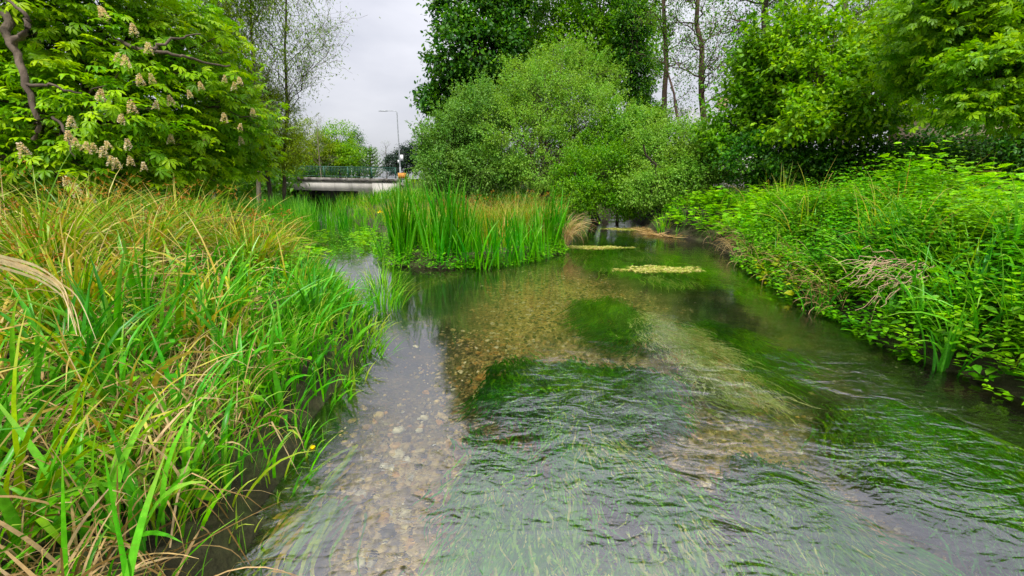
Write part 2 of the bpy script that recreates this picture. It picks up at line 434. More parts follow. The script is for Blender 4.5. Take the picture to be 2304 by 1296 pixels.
def bed_mat():
    m = bpy.data.materials.new('river_gravel_bed'); m.use_nodes = True
    nt = m.node_tree; N, L = nt.nodes, nt.links
    pr = N['Principled BSDF']; pr.inputs['Roughness'].default_value = .8
    geo = N.new('ShaderNodeNewGeometry')
    vo = N.new('ShaderNodeTexVoronoi'); vo.inputs['Scale'].default_value = 38
    dn = N.new('ShaderNodeTexNoise'); dn.inputs['Scale'].default_value = 20; dn.inputs['Detail'].default_value = 4
    L.new(geo.outputs['Position'], dn.inputs['Vector'])
    dm = N.new('ShaderNodeMix'); dm.data_type = 'RGBA'; dm.blend_type = 'LINEAR_LIGHT'; dm.inputs[0].default_value = .03
    L.new(geo.outputs['Position'], dm.inputs[6]); L.new(dn.outputs['Color'], dm.inputs[7])
    L.new(dm.outputs[2], vo.inputs['Vector'])
    sep = N.new('ShaderNodeSeparateColor'); L.new(vo.outputs['Color'], sep.inputs[0])
    rp = ramp_node(nt, [(0, (.14, .095, .03)), (.3, (.40, .29, .085)), (.6, (.60, .44, .14)), (.8, (.64, .38, .09)), (1, (.74, .62, .32))])
    L.new(sep.outputs[0], rp.inputs['Fac'])
    a = N.new('ShaderNodeAttribute'); a.attribute_name = 'silt'
    no = N.new('ShaderNodeTexNoise'); no.inputs['Scale'].default_value = 1.6; no.inputs['Detail'].default_value = 6
    L.new(geo.outputs['Position'], no.inputs['Vector'])
    ad = N.new('ShaderNodeMath'); ad.operation = 'ADD'
    L.new(a.outputs['Fac'], ad.inputs[0])
    ms = N.new('ShaderNodeMath'); ms.operation = 'MULTIPLY_ADD'; ms.inputs[1].default_value = .9; ms.inputs[2].default_value = -.45
    L.new(no.outputs['Fac'], ms.inputs[0]); L.new(ms.outputs[0], ad.inputs[1])
    cl = N.new('ShaderNodeClamp'); L.new(ad.outputs[0], cl.inputs[0])
    mx = N.new('ShaderNodeMix'); mx.data_type = 'RGBA'; mx.inputs[7].default_value = (.016, .015, .008, 1)
    L.new(cl.outputs[0], mx.inputs[0]); L.new(rp.outputs['Color'], mx.inputs[6])
    L.new(mx.outputs[2], pr.inputs['Base Color'])
    bp = N.new('ShaderNodeBump'); bp.inputs['Strength'].default_value = 1; bp.inputs['Distance'].default_value = .02; bp.invert = True
    L.new(vo.outputs['Distance'], bp.inputs['Height']); L.new(bp.outputs['Normal'], pr.inputs['Normal'])
    return m
M['bed'] = bed_mat()

def water_mat():
    m = bpy.data.materials.new('river_water'); m.use_nodes = True
    nt = m.node_tree; N, L = nt.nodes, nt.links
    N.clear()
    out = N.new('ShaderNodeOutputMaterial')
    geo = N.new('ShaderNodeNewGeometry')
    def noise(scale, stretch, rot, detail, dist=0.0):
        mp = N.new('ShaderNodeMapping'); mp.inputs['Scale'].default_value = stretch; mp.inputs['Rotation'].default_value = (0, 0, rot)
        L.new(geo.outputs['Position'], mp.inputs['Vector'])
        n = N.new('ShaderNodeTexNoise'); n.inputs['Scale'].default_value = scale; n.inputs['Detail'].default_value = detail
        n.inputs['Distortion'].default_value = dist
        L.new(mp.outputs['Vector'], n.inputs['Vector'])
        return n.outputs['Fac']
    big = noise(3.6, (.8, 1.35, 1), .35, 3, .9)
    small = noise(14, (.8, 1.4, 1), -.3, 3, 1.0)
    at_ = N.new('ShaderNodeAttribute'); at_.attribute_name = 'ripple'
    def mul(a, b):
        x = N.new('ShaderNodeMath'); x.operation = 'MULTIPLY'
        for i, q in enumerate((a, b)):
            if isinstance(q, (int, float)): x.inputs[i].default_value = q
            else: L.new(q, x.inputs[i])
        return x.outputs[0]
    def add(a, b):
        x = N.new('ShaderNodeMath'); x.operation = 'ADD'; L.new(a, x.inputs[0]); L.new(b, x.inputs[1]); return x.outputs[0]
    patch = N.new('ShaderNodeMapRange'); patch.inputs[1].default_value = .36; patch.inputs[2].default_value = .62; patch.inputs[3].default_value = .25; patch.inputs[4].default_value = 1.25
    L.new(noise(.85, (1, .7, 1), .5, 2, .5), patch.inputs[0])
    h = mul(mul(add(mul(big, .022), mul(small, .0050)), at_.outputs['Fac']), patch.outputs[0])
    bp = N.new('ShaderNodeBump'); bp.inputs['Strength'].default_value = 1.0; bp.inputs['Distance'].default_value = 1.0
    L.new(h, bp.inputs['Height'])
    fr = N.new('ShaderNodeFresnel'); fr.inputs['IOR'].default_value = 1.33
    L.new(bp.outputs['Normal'], fr.inputs['Normal'])
    fa = N.new('ShaderNodeMath'); fa.operation = 'MULTIPLY_ADD'; fa.use_clamp = True
    L.new(fr.outputs[0], fa.inputs[0]); fa.inputs[1].default_value = 1.0; fa.inputs[2].default_value = .22
    gl = N.new('ShaderNodeBsdfGlossy'); gl.inputs['Roughness'].default_value = .0
    L.new(bp.outputs['Normal'], gl.inputs['Normal'])
    tr = N.new('ShaderNodeBsdfRefraction'); tr.inputs['IOR'].default_value = 1.2; tr.inputs['Roughness'].default_value = 0
    tr.inputs['Color'].default_value = (.88, .90, .74, 1)
    L.new(bp.outputs['Normal'], tr.inputs['Normal'])
    mx = N.new('ShaderNodeMixShader')
    L.new(fa.outputs[0], mx.inputs[0]); L.new(tr.outputs[0], mx.inputs[1]); L.new(gl.outputs[0], mx.inputs[2])
    L.new(mx.outputs[0], out.inputs['Surface'])
    return m
M['water'] = water_mat()

# ------------------------------------------------------------------ the lie of the land
WATER = np.array([(-1.1, -4), (-1.2, 0), (-1.33, 1.6), (-1.39, 2.07), (-1.53, 2.84), (-1.55, 3.49), (-1.64, 4.46), (-1.85, 5.2), (-2.4, 6.0), (-3.1, 7.2), (-4.2, 9.0),
                  (-5.4, 11), (-7.2, 15), (-10.5, 20), (-15, 24), (-19, 30), (-25, 46), (-30, 80), (-14, 80), (-14, 46), (-13, 32), (-9.5, 25), (-6, 17.5),
                  (-3.8, 12.2), (-3.2, 10.7), (-2.5, 9.3), (-1.45, 9.0), (-.5, 9.3), (.5, 10.1), (1.26, 11.1), (1.85, 13.3), (2.5, 20), (3.2, 25), (4, 32), (9, 33),
                  (6.5, 25), (5.9, 20), (5.3, 17), (5.2, 15.2), (6.2, 13.5), (5.5, 10.4), (4.95, 8.5), (4.63, 6.9), (4.42, 5.8), (4.4, 5.2), (4.15, 4.4), (4.25, 3.8), (4.3, 3.2),
                  (4.4, 1.6), (4.6, -4)], float)

def signed(x, y, poly=WATER):
    """distance to the water's edge, negative in the water"""
    x = np.asarray(x, float); y = np.asarray(y, float)
    d = np.full(x.shape, 1e9); inside = np.zeros(x.shape, bool)
    for (ax, ay), (bx, by) in zip(poly, np.roll(poly, -1, 0)):
        ex, ey = bx - ax, by - ay
        t = np.clip(((x - ax) * ex + (y - ay) * ey) / (ex * ex + ey * ey), 0, 1)
        d = np.minimum(d, (x - ax - t * ex) ** 2 + (y - ay - t * ey) ** 2)
        c = (ay > y) != (by > y)
        with np.errstate(divide='ignore', invalid='ignore'):
            inside ^= c & (x < (bx - ax) * (y - ay) / (by - ay if by != ay else 1e-9) + ax)
    return np.where(inside, -np.sqrt(d), np.sqrt(d))

def smooth(a, b, x):
    t = np.clip((x - a) / (b - a), 0, 1); return t * t * (3 - 2 * t)

def wob(x, y):
    return np.sin(x * 1.7 + .6 * np.sin(y * 1.3)) * np.cos(y * 1.9 + 1.1 * np.sin(x * .9)) * .5 + .25 * np.sin(x * 4.3 + y * 3.1) * np.cos(y * 5.2 - x * 1.2)

def height(x, y, sd=None):
    x = np.asarray(x, float); y = np.asarray(y, float)
    if sd is None: sd = signed(x, y)
    bed = -.06 - .34 * smooth(0, .9, -sd) + .03 * wob(x * 1.5, y * 1.5)
    right = smooth(3.5, 5, x)
    isl = smooth(8.5, 10, y) * smooth(28, 20, y) * (x < 3) * (x > -10)
    top = .42 + .5 * right - .3 * isl * (1 - right)
    top = top + .5 * smooth(3, 14, sd) * (1 - isl) * (1 - .9 * (x < -10) * smooth(20, 26, y)) + .22 * smooth(1.2, 3.2, sd) * (x < -2) * (1 - isl)
    top = top + .26 * np.exp(-(((x - 7.0) / 1.5) ** 2 + ((y - 7.8) / 1.8) ** 2)) * right - .3 * smooth(5.2, 6.5, x) * smooth(7.2, 5.2, y)
    bank = .05 + .22 * smooth(0, .25, sd) + (top - .27) * smooth(.15, 1.8 - .6 * right, sd) + .05 * wob(x, y)
    z = np.where(sd < 0, bed, bank)
    road = smooth(41, 46.2, y) * (1 - smooth(60, 66, y)) * np.maximum(smooth(-13.4, -10.5, x), smooth(-27, -29, x))
    return z + road * np.maximum(0, 2.28 - z)

def axis_pts(lo, hi, step, ext, grow=1.35):
    a = list(np.arange(lo, hi + 1e-6, step)); d = step
    while a[-1] < ext: d *= grow; a.append(a[-1] + d)
    d = step
    while a[0] > -ext: d *= grow; a.insert(0, a[0] - d)
    return np.array(a)
gx = axis_pts(-16, 12, .125, 900); gy = axis_pts(-3, 30, .125, 1200)
gy = gy[gy > -40]
X, Y = np.meshgrid(gx, gy)
SD = signed(X, Y); Z = height(X, Y, SD)
nx, ny = len(gx), len(gy)
I = np.arange(nx * ny).reshape(ny, nx)
quads = np.stack([I[:-1, :-1], I[:-1, 1:], I[1:, 1:], I[1:, :-1]], -1).reshape(-1, 4)
vv = np.stack([X, Y, Z], -1).reshape(-1, 3)
sdq = SD.ravel()[quads].mean(1)

def sub(name, mask, verts, mat, smooth_=True, attr=None):
    q = quads[mask]; u, inv = np.unique(q, return_inverse=True)
    me = make_mesh(name, verts[u], inv.reshape(q.shape), mat, smooth_, {k: a[u] for k, a in (attr or {}).items()})
    return link(name, me)
tag(sub('ground', sdq > -.12, vv, M['soil']), kind='structure')
xr, yr = X.ravel(), Y.ravel()
gold = np.exp(-(((xr - .85) / 1.15) ** 2 + ((yr - 6.3) / 2.6) ** 2)) + .72 * np.exp(-(((xr + .7) / .7) ** 2 + ((yr - 1.9) / 1.1) ** 2)) + .12 * np.exp(-(((xr + .3) / .8) ** 2 + ((yr - 4.2) / 1.5) ** 2))
gold += .55 * np.exp(-(((xr - 2.0) / .6) ** 2 + ((yr - 2.6) / .9) ** 2))
silt = np.clip(1.05 - gold * 1.35 + 1.3 * smooth(-.4, -.1, SD.ravel()), 0, 1)
def silt_at(x, y):
    g = np.exp(-(((x - .85) / 1.15) ** 2 + ((y - 6.3) / 2.6) ** 2)) + .72 * np.exp(-(((x + .7) / .7) ** 2 + ((y - 1.9) / 1.1) ** 2)) + .12 * np.exp(-(((x + .3) / .8) ** 2 + ((y - 4.2) / 1.5) ** 2)) + .55 * np.exp(-(((x - 2.0) / .6) ** 2 + ((y - 2.6) / .9) ** 2))
    return np.clip(1.05 - g * 1.35, 0, 1)
river_bed = tag(sub('river_bed', sdq <= -.12, vv, M['bed'], True, {'silt': silt}), kind='structure')
# water sheet; ripples are livelier over the weed beds and at the front, calm in the lee of the left bank
rip = .13 + .25 * smooth(3.2, 2.2, yr) + .95 * smooth(-.7, .5, xr - .15 * (yr - 3)) * smooth(5.6, 3.9, yr) + .5 * smooth(3.0, 1.8, yr) + .25 * smooth(3, 4, xr)
rip = np.clip(rip, .12, 1.2)
wv = vv.copy(); wv[:, 2] = 0
tag(sub('river_water', (sdq < .5) & (vv[quads].mean(1)[:, 1] < 90), wv, M['water'], True, {'ripple': rip}), kind='structure')

# stones on the bed: the biggest singly, the rest as gravel
def ico():
    p = (1 + 5 ** .5) / 2
    v = norm(np.array([[-1, p, 0], [1, p, 0], [-1, -p, 0], [1, -p, 0], [0, -1, p], [0, 1, p], [0, -1, -p], [0, 1, -p], [p, 0, -1], [p, 0, 1], [-p, 0, -1], [-p, 0, 1]], float))
    f = np.array([[0, 11, 5], [0, 5, 1], [0, 1, 7], [0, 7, 10], [0, 10, 11], [1, 5, 9], [5, 11, 4], [11, 10, 2], [10, 7, 6], [7, 1, 8], [3, 9, 4], [3, 4, 2], [3, 2, 6], [3, 6, 8], [3, 8, 9], [4, 9, 5], [2, 4, 11], [6, 2, 10], [8, 6, 7], [9, 8, 1]])
    return v, f
IV, IF = ico()
stone_meshes = []
for k in range(8):
    v = IV * R.uniform(.72, 1.25, (12, 1)) * np.array([1, R.uniform(.6, .95), R.uniform(.4, .65)])
    stone_meshes.append(make_mesh('stone', v, IF, M['stone'], True))
def bed_spots(n, x0, x1, y0, y1, lim=.6):
    o = np.zeros((0, 2))
    while len(o) < n:
        p = np.stack([U(x0, x1, n * 2), U(y0, y1, n * 2)], 1)
        ok = (signed(p[:, 0], p[:, 1]) < -.22) & (silt_at(p[:, 0], p[:, 1]) + R.normal(size=len(p)) * .15 < lim)
        o = np.concatenate([o, p[ok]])
    return o[:n]
sp = np.concatenate([bed_spots(200, -1.5, .6, 1.2, 4.2), bed_spots(50, 1.2, 3, 1.8, 3.6), bed_spots(50, -1, 2.4, 3.5, 7)])
sz = np.concatenate([U(.028, .07, 200) * np.where(R.random(200) < .12, 1.5, 1), U(.02, .05, 50), U(.025, .05, 50)])
hz = height(sp[:, 0], sp[:, 1])
for i in range(300):
    o = link('stone', stone_meshes[i % 8], river_bed, (sp[i, 0], sp[i, 1], hz[i] + sz[i] * .2))
    o.rotation_euler = (R.normal() * .25, R.normal() * .25, R.uniform(0, 6.28)); o.scale = (sz[i],) * 3
sp = np.concatenate([bed_spots(6500, -1.6, 1.2, 1, 5.5, .75), bed_spots(9000, -1.8, 3.2, 3.5, 10, .6), bed_spots(1500, 1, 3.4, 1.6, 4, .75)])
n = len(sp)
a = R.uniform(0, 6.28, n)
v, f, va = scatter(IV * np.array([1, .8, .5]), IF, np.stack([sp[:, 0], sp[:, 1], height(sp[:, 0], sp[:, 1]) + .006], 1),
                   np.stack([np.cos(a), np.sin(a), R.normal(size=n) * .2], 1), np.array([0, 0, 1.]) + R.normal(size=(n, 3)) * .2, np.minimum(.05, .010 * np.exp(R.normal(size=n) * .65 + .35)), R.random(n))
o = link('gravel', make_mesh('gravel', v + np.repeat(R.normal(size=(n * 12, 1)) * .003, 3, 1), f, M['gravel'], True, {'v': va}), river_bed)
o['kind'] = 'stuff'

# ------------------------------------------------------------------ bridge, road, lamp, cars, houses
def at_z(px, y, z):
    p = at(px, 400, y); return np.array([p[0], y, z])
BY = 46.0
br = empty('road_bridge', (0, 0, 0), 'low white concrete road bridge with green railing across the far river', 'bridge')
bx0, bx1 = -30.0, float(at(893, 415, BY)[0])
bj = float(at(838, 415, BY)[0])
zs, zc, zt = 1.15, 2.12, 2.49
def sl(x): return -.018 * (x - bx0)          # the deck falls gently to the right
def sloped(name, mat, x0, x1, y0, y1, z0, z1, parent, flat_bottom=False):
    v, f = box(x0, x1, y0, y1, z0, z1)
    v[:, 2] += np.where(flat_bottom & (v[:, 2] <= z0 + 1e-6), 0, sl(v[:, 0]))
    return link(name, make_mesh(name, v, f, mat), parent)
sloped('beam', M['concrete'], bx0, bj - .03, BY, BY + .5, zs + .2, zc + .2, br)
sloped('abutment', M['concrete'], bj, bx1, BY - .04, BY + 12, -.5, zc + .2, br, True)
sloped('coping', M['stained'], bx0, bx1 + .1, BY - .12, BY + .55, zc + .203, zc + .55, br)
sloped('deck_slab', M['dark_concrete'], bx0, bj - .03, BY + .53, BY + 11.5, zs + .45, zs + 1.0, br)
sloped('beam', M['concrete'], bx0, bj - .03, BY + 11.53, BY + 12, zs + .2, zc + .2, br)
for px in (690, 760):
    x = float(at(px, 430, BY + 4)[0])
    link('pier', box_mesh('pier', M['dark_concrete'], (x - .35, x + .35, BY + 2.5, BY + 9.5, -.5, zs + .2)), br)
x = float(at(840, 415, BY)[0])
link('joint', box_mesh('joint', M['rubber'], (x + .9, x + .96, BY - .045, BY - .03, .3, zc - .1)), br)
rail = link('railing', box_mesh('railing', M['green_paint'], (bx0, bx0 + .06, BY + .1, BY + .16, zt + .2, zt + 1.3)), br)
sloped('top_rail', M['green_paint'], bx0, bx1, BY + .09, BY + .17, zt + 1.26, zt + 1.33, rail)
sloped('bottom_rail', M['green_paint'], bx0, bx1, BY + .10, BY + .16, zt + .32, zt + .37, rail)
post_me = box_mesh('post', M['green_paint'], (-.05, .05, -.05, .05, 0, 1.12))
bal_me = box_mesh('baluster', M['green_paint'], (-.014, .014, -.014, .014, 0, .9))
xx = bx1 - .1
k = 0
while xx > bx0:
    if k % 16 == 0: link('post', post_me, rail, (xx, BY + .13, zt + .2 + sl(xx)))
    else: link('baluster', bal_me, rail, (xx, BY + .13, zt + .365 + sl(xx)))
    xx -= .155; k += 1
rv, rf = box(-120, 120, BY + .56, BY + 11.5, 2.29, 2.33)
rv = np.array([[-120, BY + .56, 2.34 + .35], [bx0, BY + .56, 2.34 + .35], [bx1, BY + .56, 2.34], [120, BY + .56, 2.34], [-120, BY + 11.4, 2.69], [bx0, BY + 11.4, 2.69], [bx1, BY + 11.4, 2.34], [120, BY + 11.4, 2.34]], float)
tag(link('road', make_mesh('road', rv, np.array([[0, 1, 5, 4], [1, 2, 6, 5], [2, 3, 7, 6]]), M['asphalt'])), kind='structure')

# street lamp on the near side of the road
LY = 50.0
b = at(901, 388, LY); t_ = at(892, 253, LY)
lx, lz0, lz1 = float(b[0]), 2.36, float(t_[2])
lp = empty('street_lamp', (lx, LY, lz0), 'tall grey street lamp with a single arm beside the bridge', 'street lamp')
Hh = lz1 - lz0
tx = 0.0
link('base', tube_mesh('base', [([(0, 0, -.4), (0, 0, 1.3), (0, 0, 1.35)], [.1, .1, .065])], M['steel'], 10), lp)
link('pole', tube_mesh('pole', [([(0, 0, 1.35), (tx * .5, 0, Hh * .5), (tx, 0, Hh)], [.075, .065, .05])], M['steel'], 10), lp)
s_ = scale_at(893, 252, LY)
link('arm', tube_mesh('arm', [([(tx, 0, Hh - .05), (tx - .06, 0, Hh + .12), (tx - .3, 0, Hh + .17), (tx - 1.05, 0, Hh + .16)], [.045, .04, .035, .035])], M['steel'], 8), lp)
hd = Soup()
for q, (x0, h, w) in enumerate(((-1.0, .05, .06), (-1.2, .09, .13), (-1.6, .08, .14), (-2.0, .025, .07))):
    hd.v.append(np.array([[tx + x0, -w, Hh + .12], [tx + x0, w, Hh + .12], [tx + x0, w * .7, Hh + .13 + h], [tx + x0, -w * .7, Hh + .13 + h]]))
hv = np.concatenate(hd.v)
hf = [[4 * q + i, 4 * q + (i + 1) % 4, 4 * q + 4 + (i + 1) % 4, 4 * q + 4 + i] for q in range(3) for i in range(4)] + [[0, 3, 2, 1], [12, 13, 14, 15]]
link('lantern', make_mesh('lantern', hv, np.array(hf), M['steel']), lp)
link('sign_plate', box_mesh('sign_plate', M['white_plate'], (.1, .42, -.06, -.04, 2.0, 2.65)), lp)
link('sign_plate', box_mesh('sign_plate', M['white_plate'], (-.22, -.09, -.05, -.03, 1.75, 2.1)), lp)
# orange board by the lamp foot
p0, p1 = at(896, 402, 44.5), at(913, 389, 44.5)
bo = empty('orange_board', (float(p0[0]), 44.5, 0), 'small orange board on posts beside the bridge end', 'board')
w_, z0_, z1_ = float(p1[0] - p0[0]), float(p0[2]), float(p1[2])
for k in range(4):
    link('plank', box_mesh('plank', M['orange'], (w_ * k / 4 + .008, w_ * (k + 1) / 4 - .008, -.02 - .004 * (k % 2), .02, z0_, z1_)), bo)
for k in (0.12, .88):
    link('post', box_mesh('post', M['bark_pale'], (w_ * k - .04, w_ * k + .04, .025, .1, .6, z1_ - .03)), bo)

# house with a grey roof behind the tall alder trunks
hp = at(1590, 300, 42)
hs = empty('house', (float(hp[0]), 42, .8), 'pale house with grey slate roof behind the tall trunks', 'house')
link('wall', box_mesh('wall', M['render'], (-5, 5, 0, 7, -.5, 4.6)), hs)
zr = float(at(1590, 228, 42)[2]) - .8
rv = np.array([[-5.4, -.4, 4.5], [5.4, -.4, 4.5], [5.4, 7.4, 4.5], [-5.4, 7.4, 4.5], [-5.0, 3.5, zr], [5.0, 3.5, zr]])
rm = bpy.data.meshes.new('roof'); rm.from_pydata(rv.tolist(), [], [(0, 1, 5, 4), (2, 3, 4, 5), (1, 2, 5), (3, 0, 4), (3, 2, 1, 0)]); rm.materials.append(M['slate'])
rf_ = link('roof', rm, hs)
link('chimney', box_mesh('chimney', M['brick'], (2.4, 3.2, 3.2, 3.9, zr - .6, zr + .9)), rf_)
for wx in (-3, 0, 3):
    w = link('window', box_mesh('window', M['glass'], (wx - .6, wx + .6, -.03, .02, 2.4, 3.7)), hs)
    link('frame', box_mesh('frame', M['white_plate'], (wx - .68, wx - .6, -.06, .02, 2.32, 3.78), (wx + .6, wx + .68, -.06, .02, 2.32, 3.78), (wx - .6, wx + .6, -.06, .02, 3.7, 3.78), (wx - .6, wx + .6, -.06, .02, 2.32, 2.4), (wx - .03, wx + .03, -.05, .02, 2.4, 3.7)), w)

# brick wall glimpsed at the right
wp = at(2228, 400, 20)
bw = empty('brick_building', (float(wp[0]) , 20, 0), 'tan brick building glimpsed under the maple at the right edge', 'building')
ztop = float(at(2270, 225, 20)[2])
link('wall', box_mesh('wall', M['mortar'], (0, 9, 0, 6, .2, ztop)), bw)
bm_ = box_mesh('brick', M['brick'], (.006, .234, -.02, .01, 0, .073))
zb0 = float(at(2250, 345, 20)[2])
row, cnt = 0, 0
while cnt < 300:
    for c in range(12):
        if cnt >= 300: break
        link('brick', bm_, bw, (.02 + c * .24 + (row % 2) * .12, 0, zb0 + row * .082)); cnt += 1
    row += 1
link('roof', box_mesh('roof', M['slate'], (-.3, 9.3, -.35, 6.3, ztop + .003, ztop + .2)), bw)

# ------------------------------------------------------------------ trees and bushes
def crown_points(lobes, ncl, per, flat=.65, cr=.5, shell=.62, front=.6):
    """cluster centres in lobes -> leaf positions, outward vectors, cluster centres"""
    vol = np.array([l[3] * l[4] * l[5] for l in lobes]) ** (2 / 3)
    which = R.choice(len(lobes), ncl, p=vol / vol.sum())
    L = np.array(lobes)[which]
    u = rand_dirs(ncl)
    fl = (u[:, 1] > 0) & (R.random(ncl) < front)
    u[fl, 1] *= -1
    r = shell + (1.03 - shell) * R.random(ncl) ** .7
    r *= np.where(R.random(ncl) < .12, 1.12, 1)
    ph = R.uniform(0, 6.28, (4,)); kd = rand_dirs(4) * 5.5
    r *= 1 + .19 * sum(np.sin((u * kd[i]).sum(1) + ph[i]) for i in range(4)) / 2
    C = L[:, :3] + u * r[:, None] * L[:, 3:6]
    k = R.uniform(.55, 1.35, ncl) * cr
    off = np.clip(R.normal(size=(ncl, per, 3)), -1.9, 1.9) * np.array([1, 1, flat]) * k[:, None, None] * .55
    P = C[:, None] + off
    out = norm(u[:, None] + off * .6 / cr)
    return P.reshape(-1, 3), out.reshape(-1, 3), C, which

def leaf_cloud(P, out, tmpl, size, droop=.35, up=.9, val=None):
    n = len(P)
    axis = out * .7 + R.normal(size=(n, 3)) * .7 - np.array([0, 0, droop])
    nr = np.array([0, 0, up]) + out * .45 + R.normal(size=(n, 3)) * .45
    return scatter(tmpl[0], tmpl[1], P, axis, nr, size * R.uniform(.65, 1.25, n), R.random(n) if val is None else val)

def px_lobe(px, py, y, rx, ry, depth=None):
    p = at(px, py, y); s = scale_at(px, py, y)
    return (p[0], p[1], p[2], rx * s, (depth or min(rx, ry) * .8) * s, ry * s)

def tree(name, label, cat, lobes, trunk, leafmat, barkmat, ncl, per, size, tmpl=DIAMOND, cr=.5, r0=.25, group=None, shell=.6, limbs=None, twigs=.5, droop=.35, flat=.65, stems=1, sprays=0, single=0):
    """lobes in pixels; trunk = (px, y) of its foot"""
    lob = [px_lobe(*l) for l in lobes]
    fx = at(trunk[0], 400, trunk[1]); fx = np.array([fx[0], trunk[1], float(height(fx[0:1], np.array([trunk[1]]))[0]) - .1])
    root = empty(name, fx, label, cat, group)
    P, out, C, which = crown_points(lob, ncl, per, flat, cr, shell)
    if sprays:                                   # leafy shoots that stand out of the crown
        ci = R.integers(0, ncl, sprays)
        cen = np.array(lob)[which[ci], :3]
        dr = norm(norm(C[ci] - cen) * np.array([1, 1, .6]) + np.array([0, 0, .75]) + R.normal(size=(sprays, 3)) * .25)
        tt = R.random((sprays, 26)); Ls = R.uniform(.5, 1.5, sprays) * cr * 1.7
        sp_ = C[ci][:, None] + dr[:, None] * (tt * Ls[:, None])[..., None] + R.normal(size=(sprays, 26, 3)) * .13 * cr * (1.15 - tt)[..., None]
        P = np.concatenate([P, sp_.reshape(-1, 3)]); out = np.concatenate([out, np.repeat(dr, 26, 0)])
    ok_ = P[:, 2] > .1; P = P[ok_]; out = out[ok_]
    if single:                                   # the leaves that show largest are parts of their own
        d = np.linalg.norm(P - np.array([0, 0, EYE]), axis=1) + np.where((np.abs(P[:, 0]) < 1.2 * P[:, 1]) & (P[:, 2] < EYE + .48 * P[:, 1]), 0, 1e6)
        near = np.argsort(d)[:single]
        lm = [make_mesh('leaf', tmpl[0], tmpl[1], leafmat, False, {'v': np.full(len(tmpl[1]), (k + .5) / 10)}) for k in range(10)]
        for i, q in enumerate(near):
            x = Vector(out[q] * .7 + R.normal(size=3) * .7 - np.array([0, 0, droop])).normalized(); y = Vector(np.array([0, 0, .9]) + out[q] * .45 + R.normal(size=3) * .4).cross(x).normalized()
            o = link('leaf', lm[i % 10], root)
            o.matrix_local = Matrix.Translation(Vector(P[q] - fx)) @ Matrix((x, y, x.cross(y))).transposed().to_4x4() @ Matrix.Scale(float(size * R.uniform(.7, 1.25)), 4)
        keep_ = np.ones(len(P), bool); keep_[near] = False; P, out = P[keep_], out[keep_]
    v, f, va = leaf_cloud(P, out, tmpl, size, droop)
    cro = link('crown', make_mesh('crown', v - fx, f, leafmat, False, {'v': va}), root)
    if single: cro['kind'] = 'stuff'
    tops = np.array([l[:3] for l in lob])
    main = tops[np.argmax([l[5] * l[3] for l in lob])] + np.array([0, 0, .2])
    paths = []
    for s in range(stems):
        o = R.normal(size=3) * np.array([.4, .4, 0]) * (stems > 1)
        trunkpath = wander(fx + o, main + o * 4, 8, .025)
        paths.append((trunkpath - fx, np.linspace(r0, r0 * .4, 8)))
    link('trunk', tube_mesh('trunk', paths, barkmat, 9), root)
    lp_ = []
    joints = []
    for l in lob:
        j = trunkpath[int(R.integers(3, 7))]
        pth = wander(j, np.array(l[:3]), 6, .07)
        joints.append(pth)
        lp_.append((pth - fx, np.linspace(r0 * .45, r0 * .16, 6)))
    for c, w in zip(C, which):
        if R.random() < twigs:
            j = joints[w][int(R.integers(2, 6))]
            lp_.append((wander(j, c, 4, .1) - fx, np.linspace(r0 * .13, .008, 4)))
    link('limb', tube_mesh('limb', lp_, barkmat, 4), root)
    return root

# far trees beyond the bridge
FG = 'trees beyond the bridge'
tree('birch_tree', 'yellow green tree rising behind the left part of the bridge', 'tree', [(700, 330, 64, 55, 45), (665, 345, 62, 50, 40), (725, 350, 63, 40, 35)], (700, 66), M['willow_yellow'], M['bark_pale'], 240, 60, .22, cr=.8, group=FG)
tree('maple_tree', 'fresh green rounded tree behind the middle of the bridge', 'tree', [(760, 318, 66, 42, 42), (775, 352, 64, 40, 35), (745, 355, 64, 40, 30)], (765, 67), M['lime'], M['bark'], 240, 60, .24, cr=.8, group=FG)
tree('ash_tree', 'dark leafy tree peeping out right of the fresh green one', 'tree', [(800, 335, 74, 22, 35), (812, 365, 74, 18, 25)], (800, 74), M['dark'], M['bark'], 90, 60, .25, cr=.8, group=FG)
tree('yew_tree', 'blackish dense tree behind the street lamp', 'tree', [(915, 356, 68, 34, 26), (888, 368, 66, 24, 20), (935, 350, 68, 25, 30)], (912, 68), M['conifer'], M['bark'], 260, 60, .22, cr=.6, group=FG)

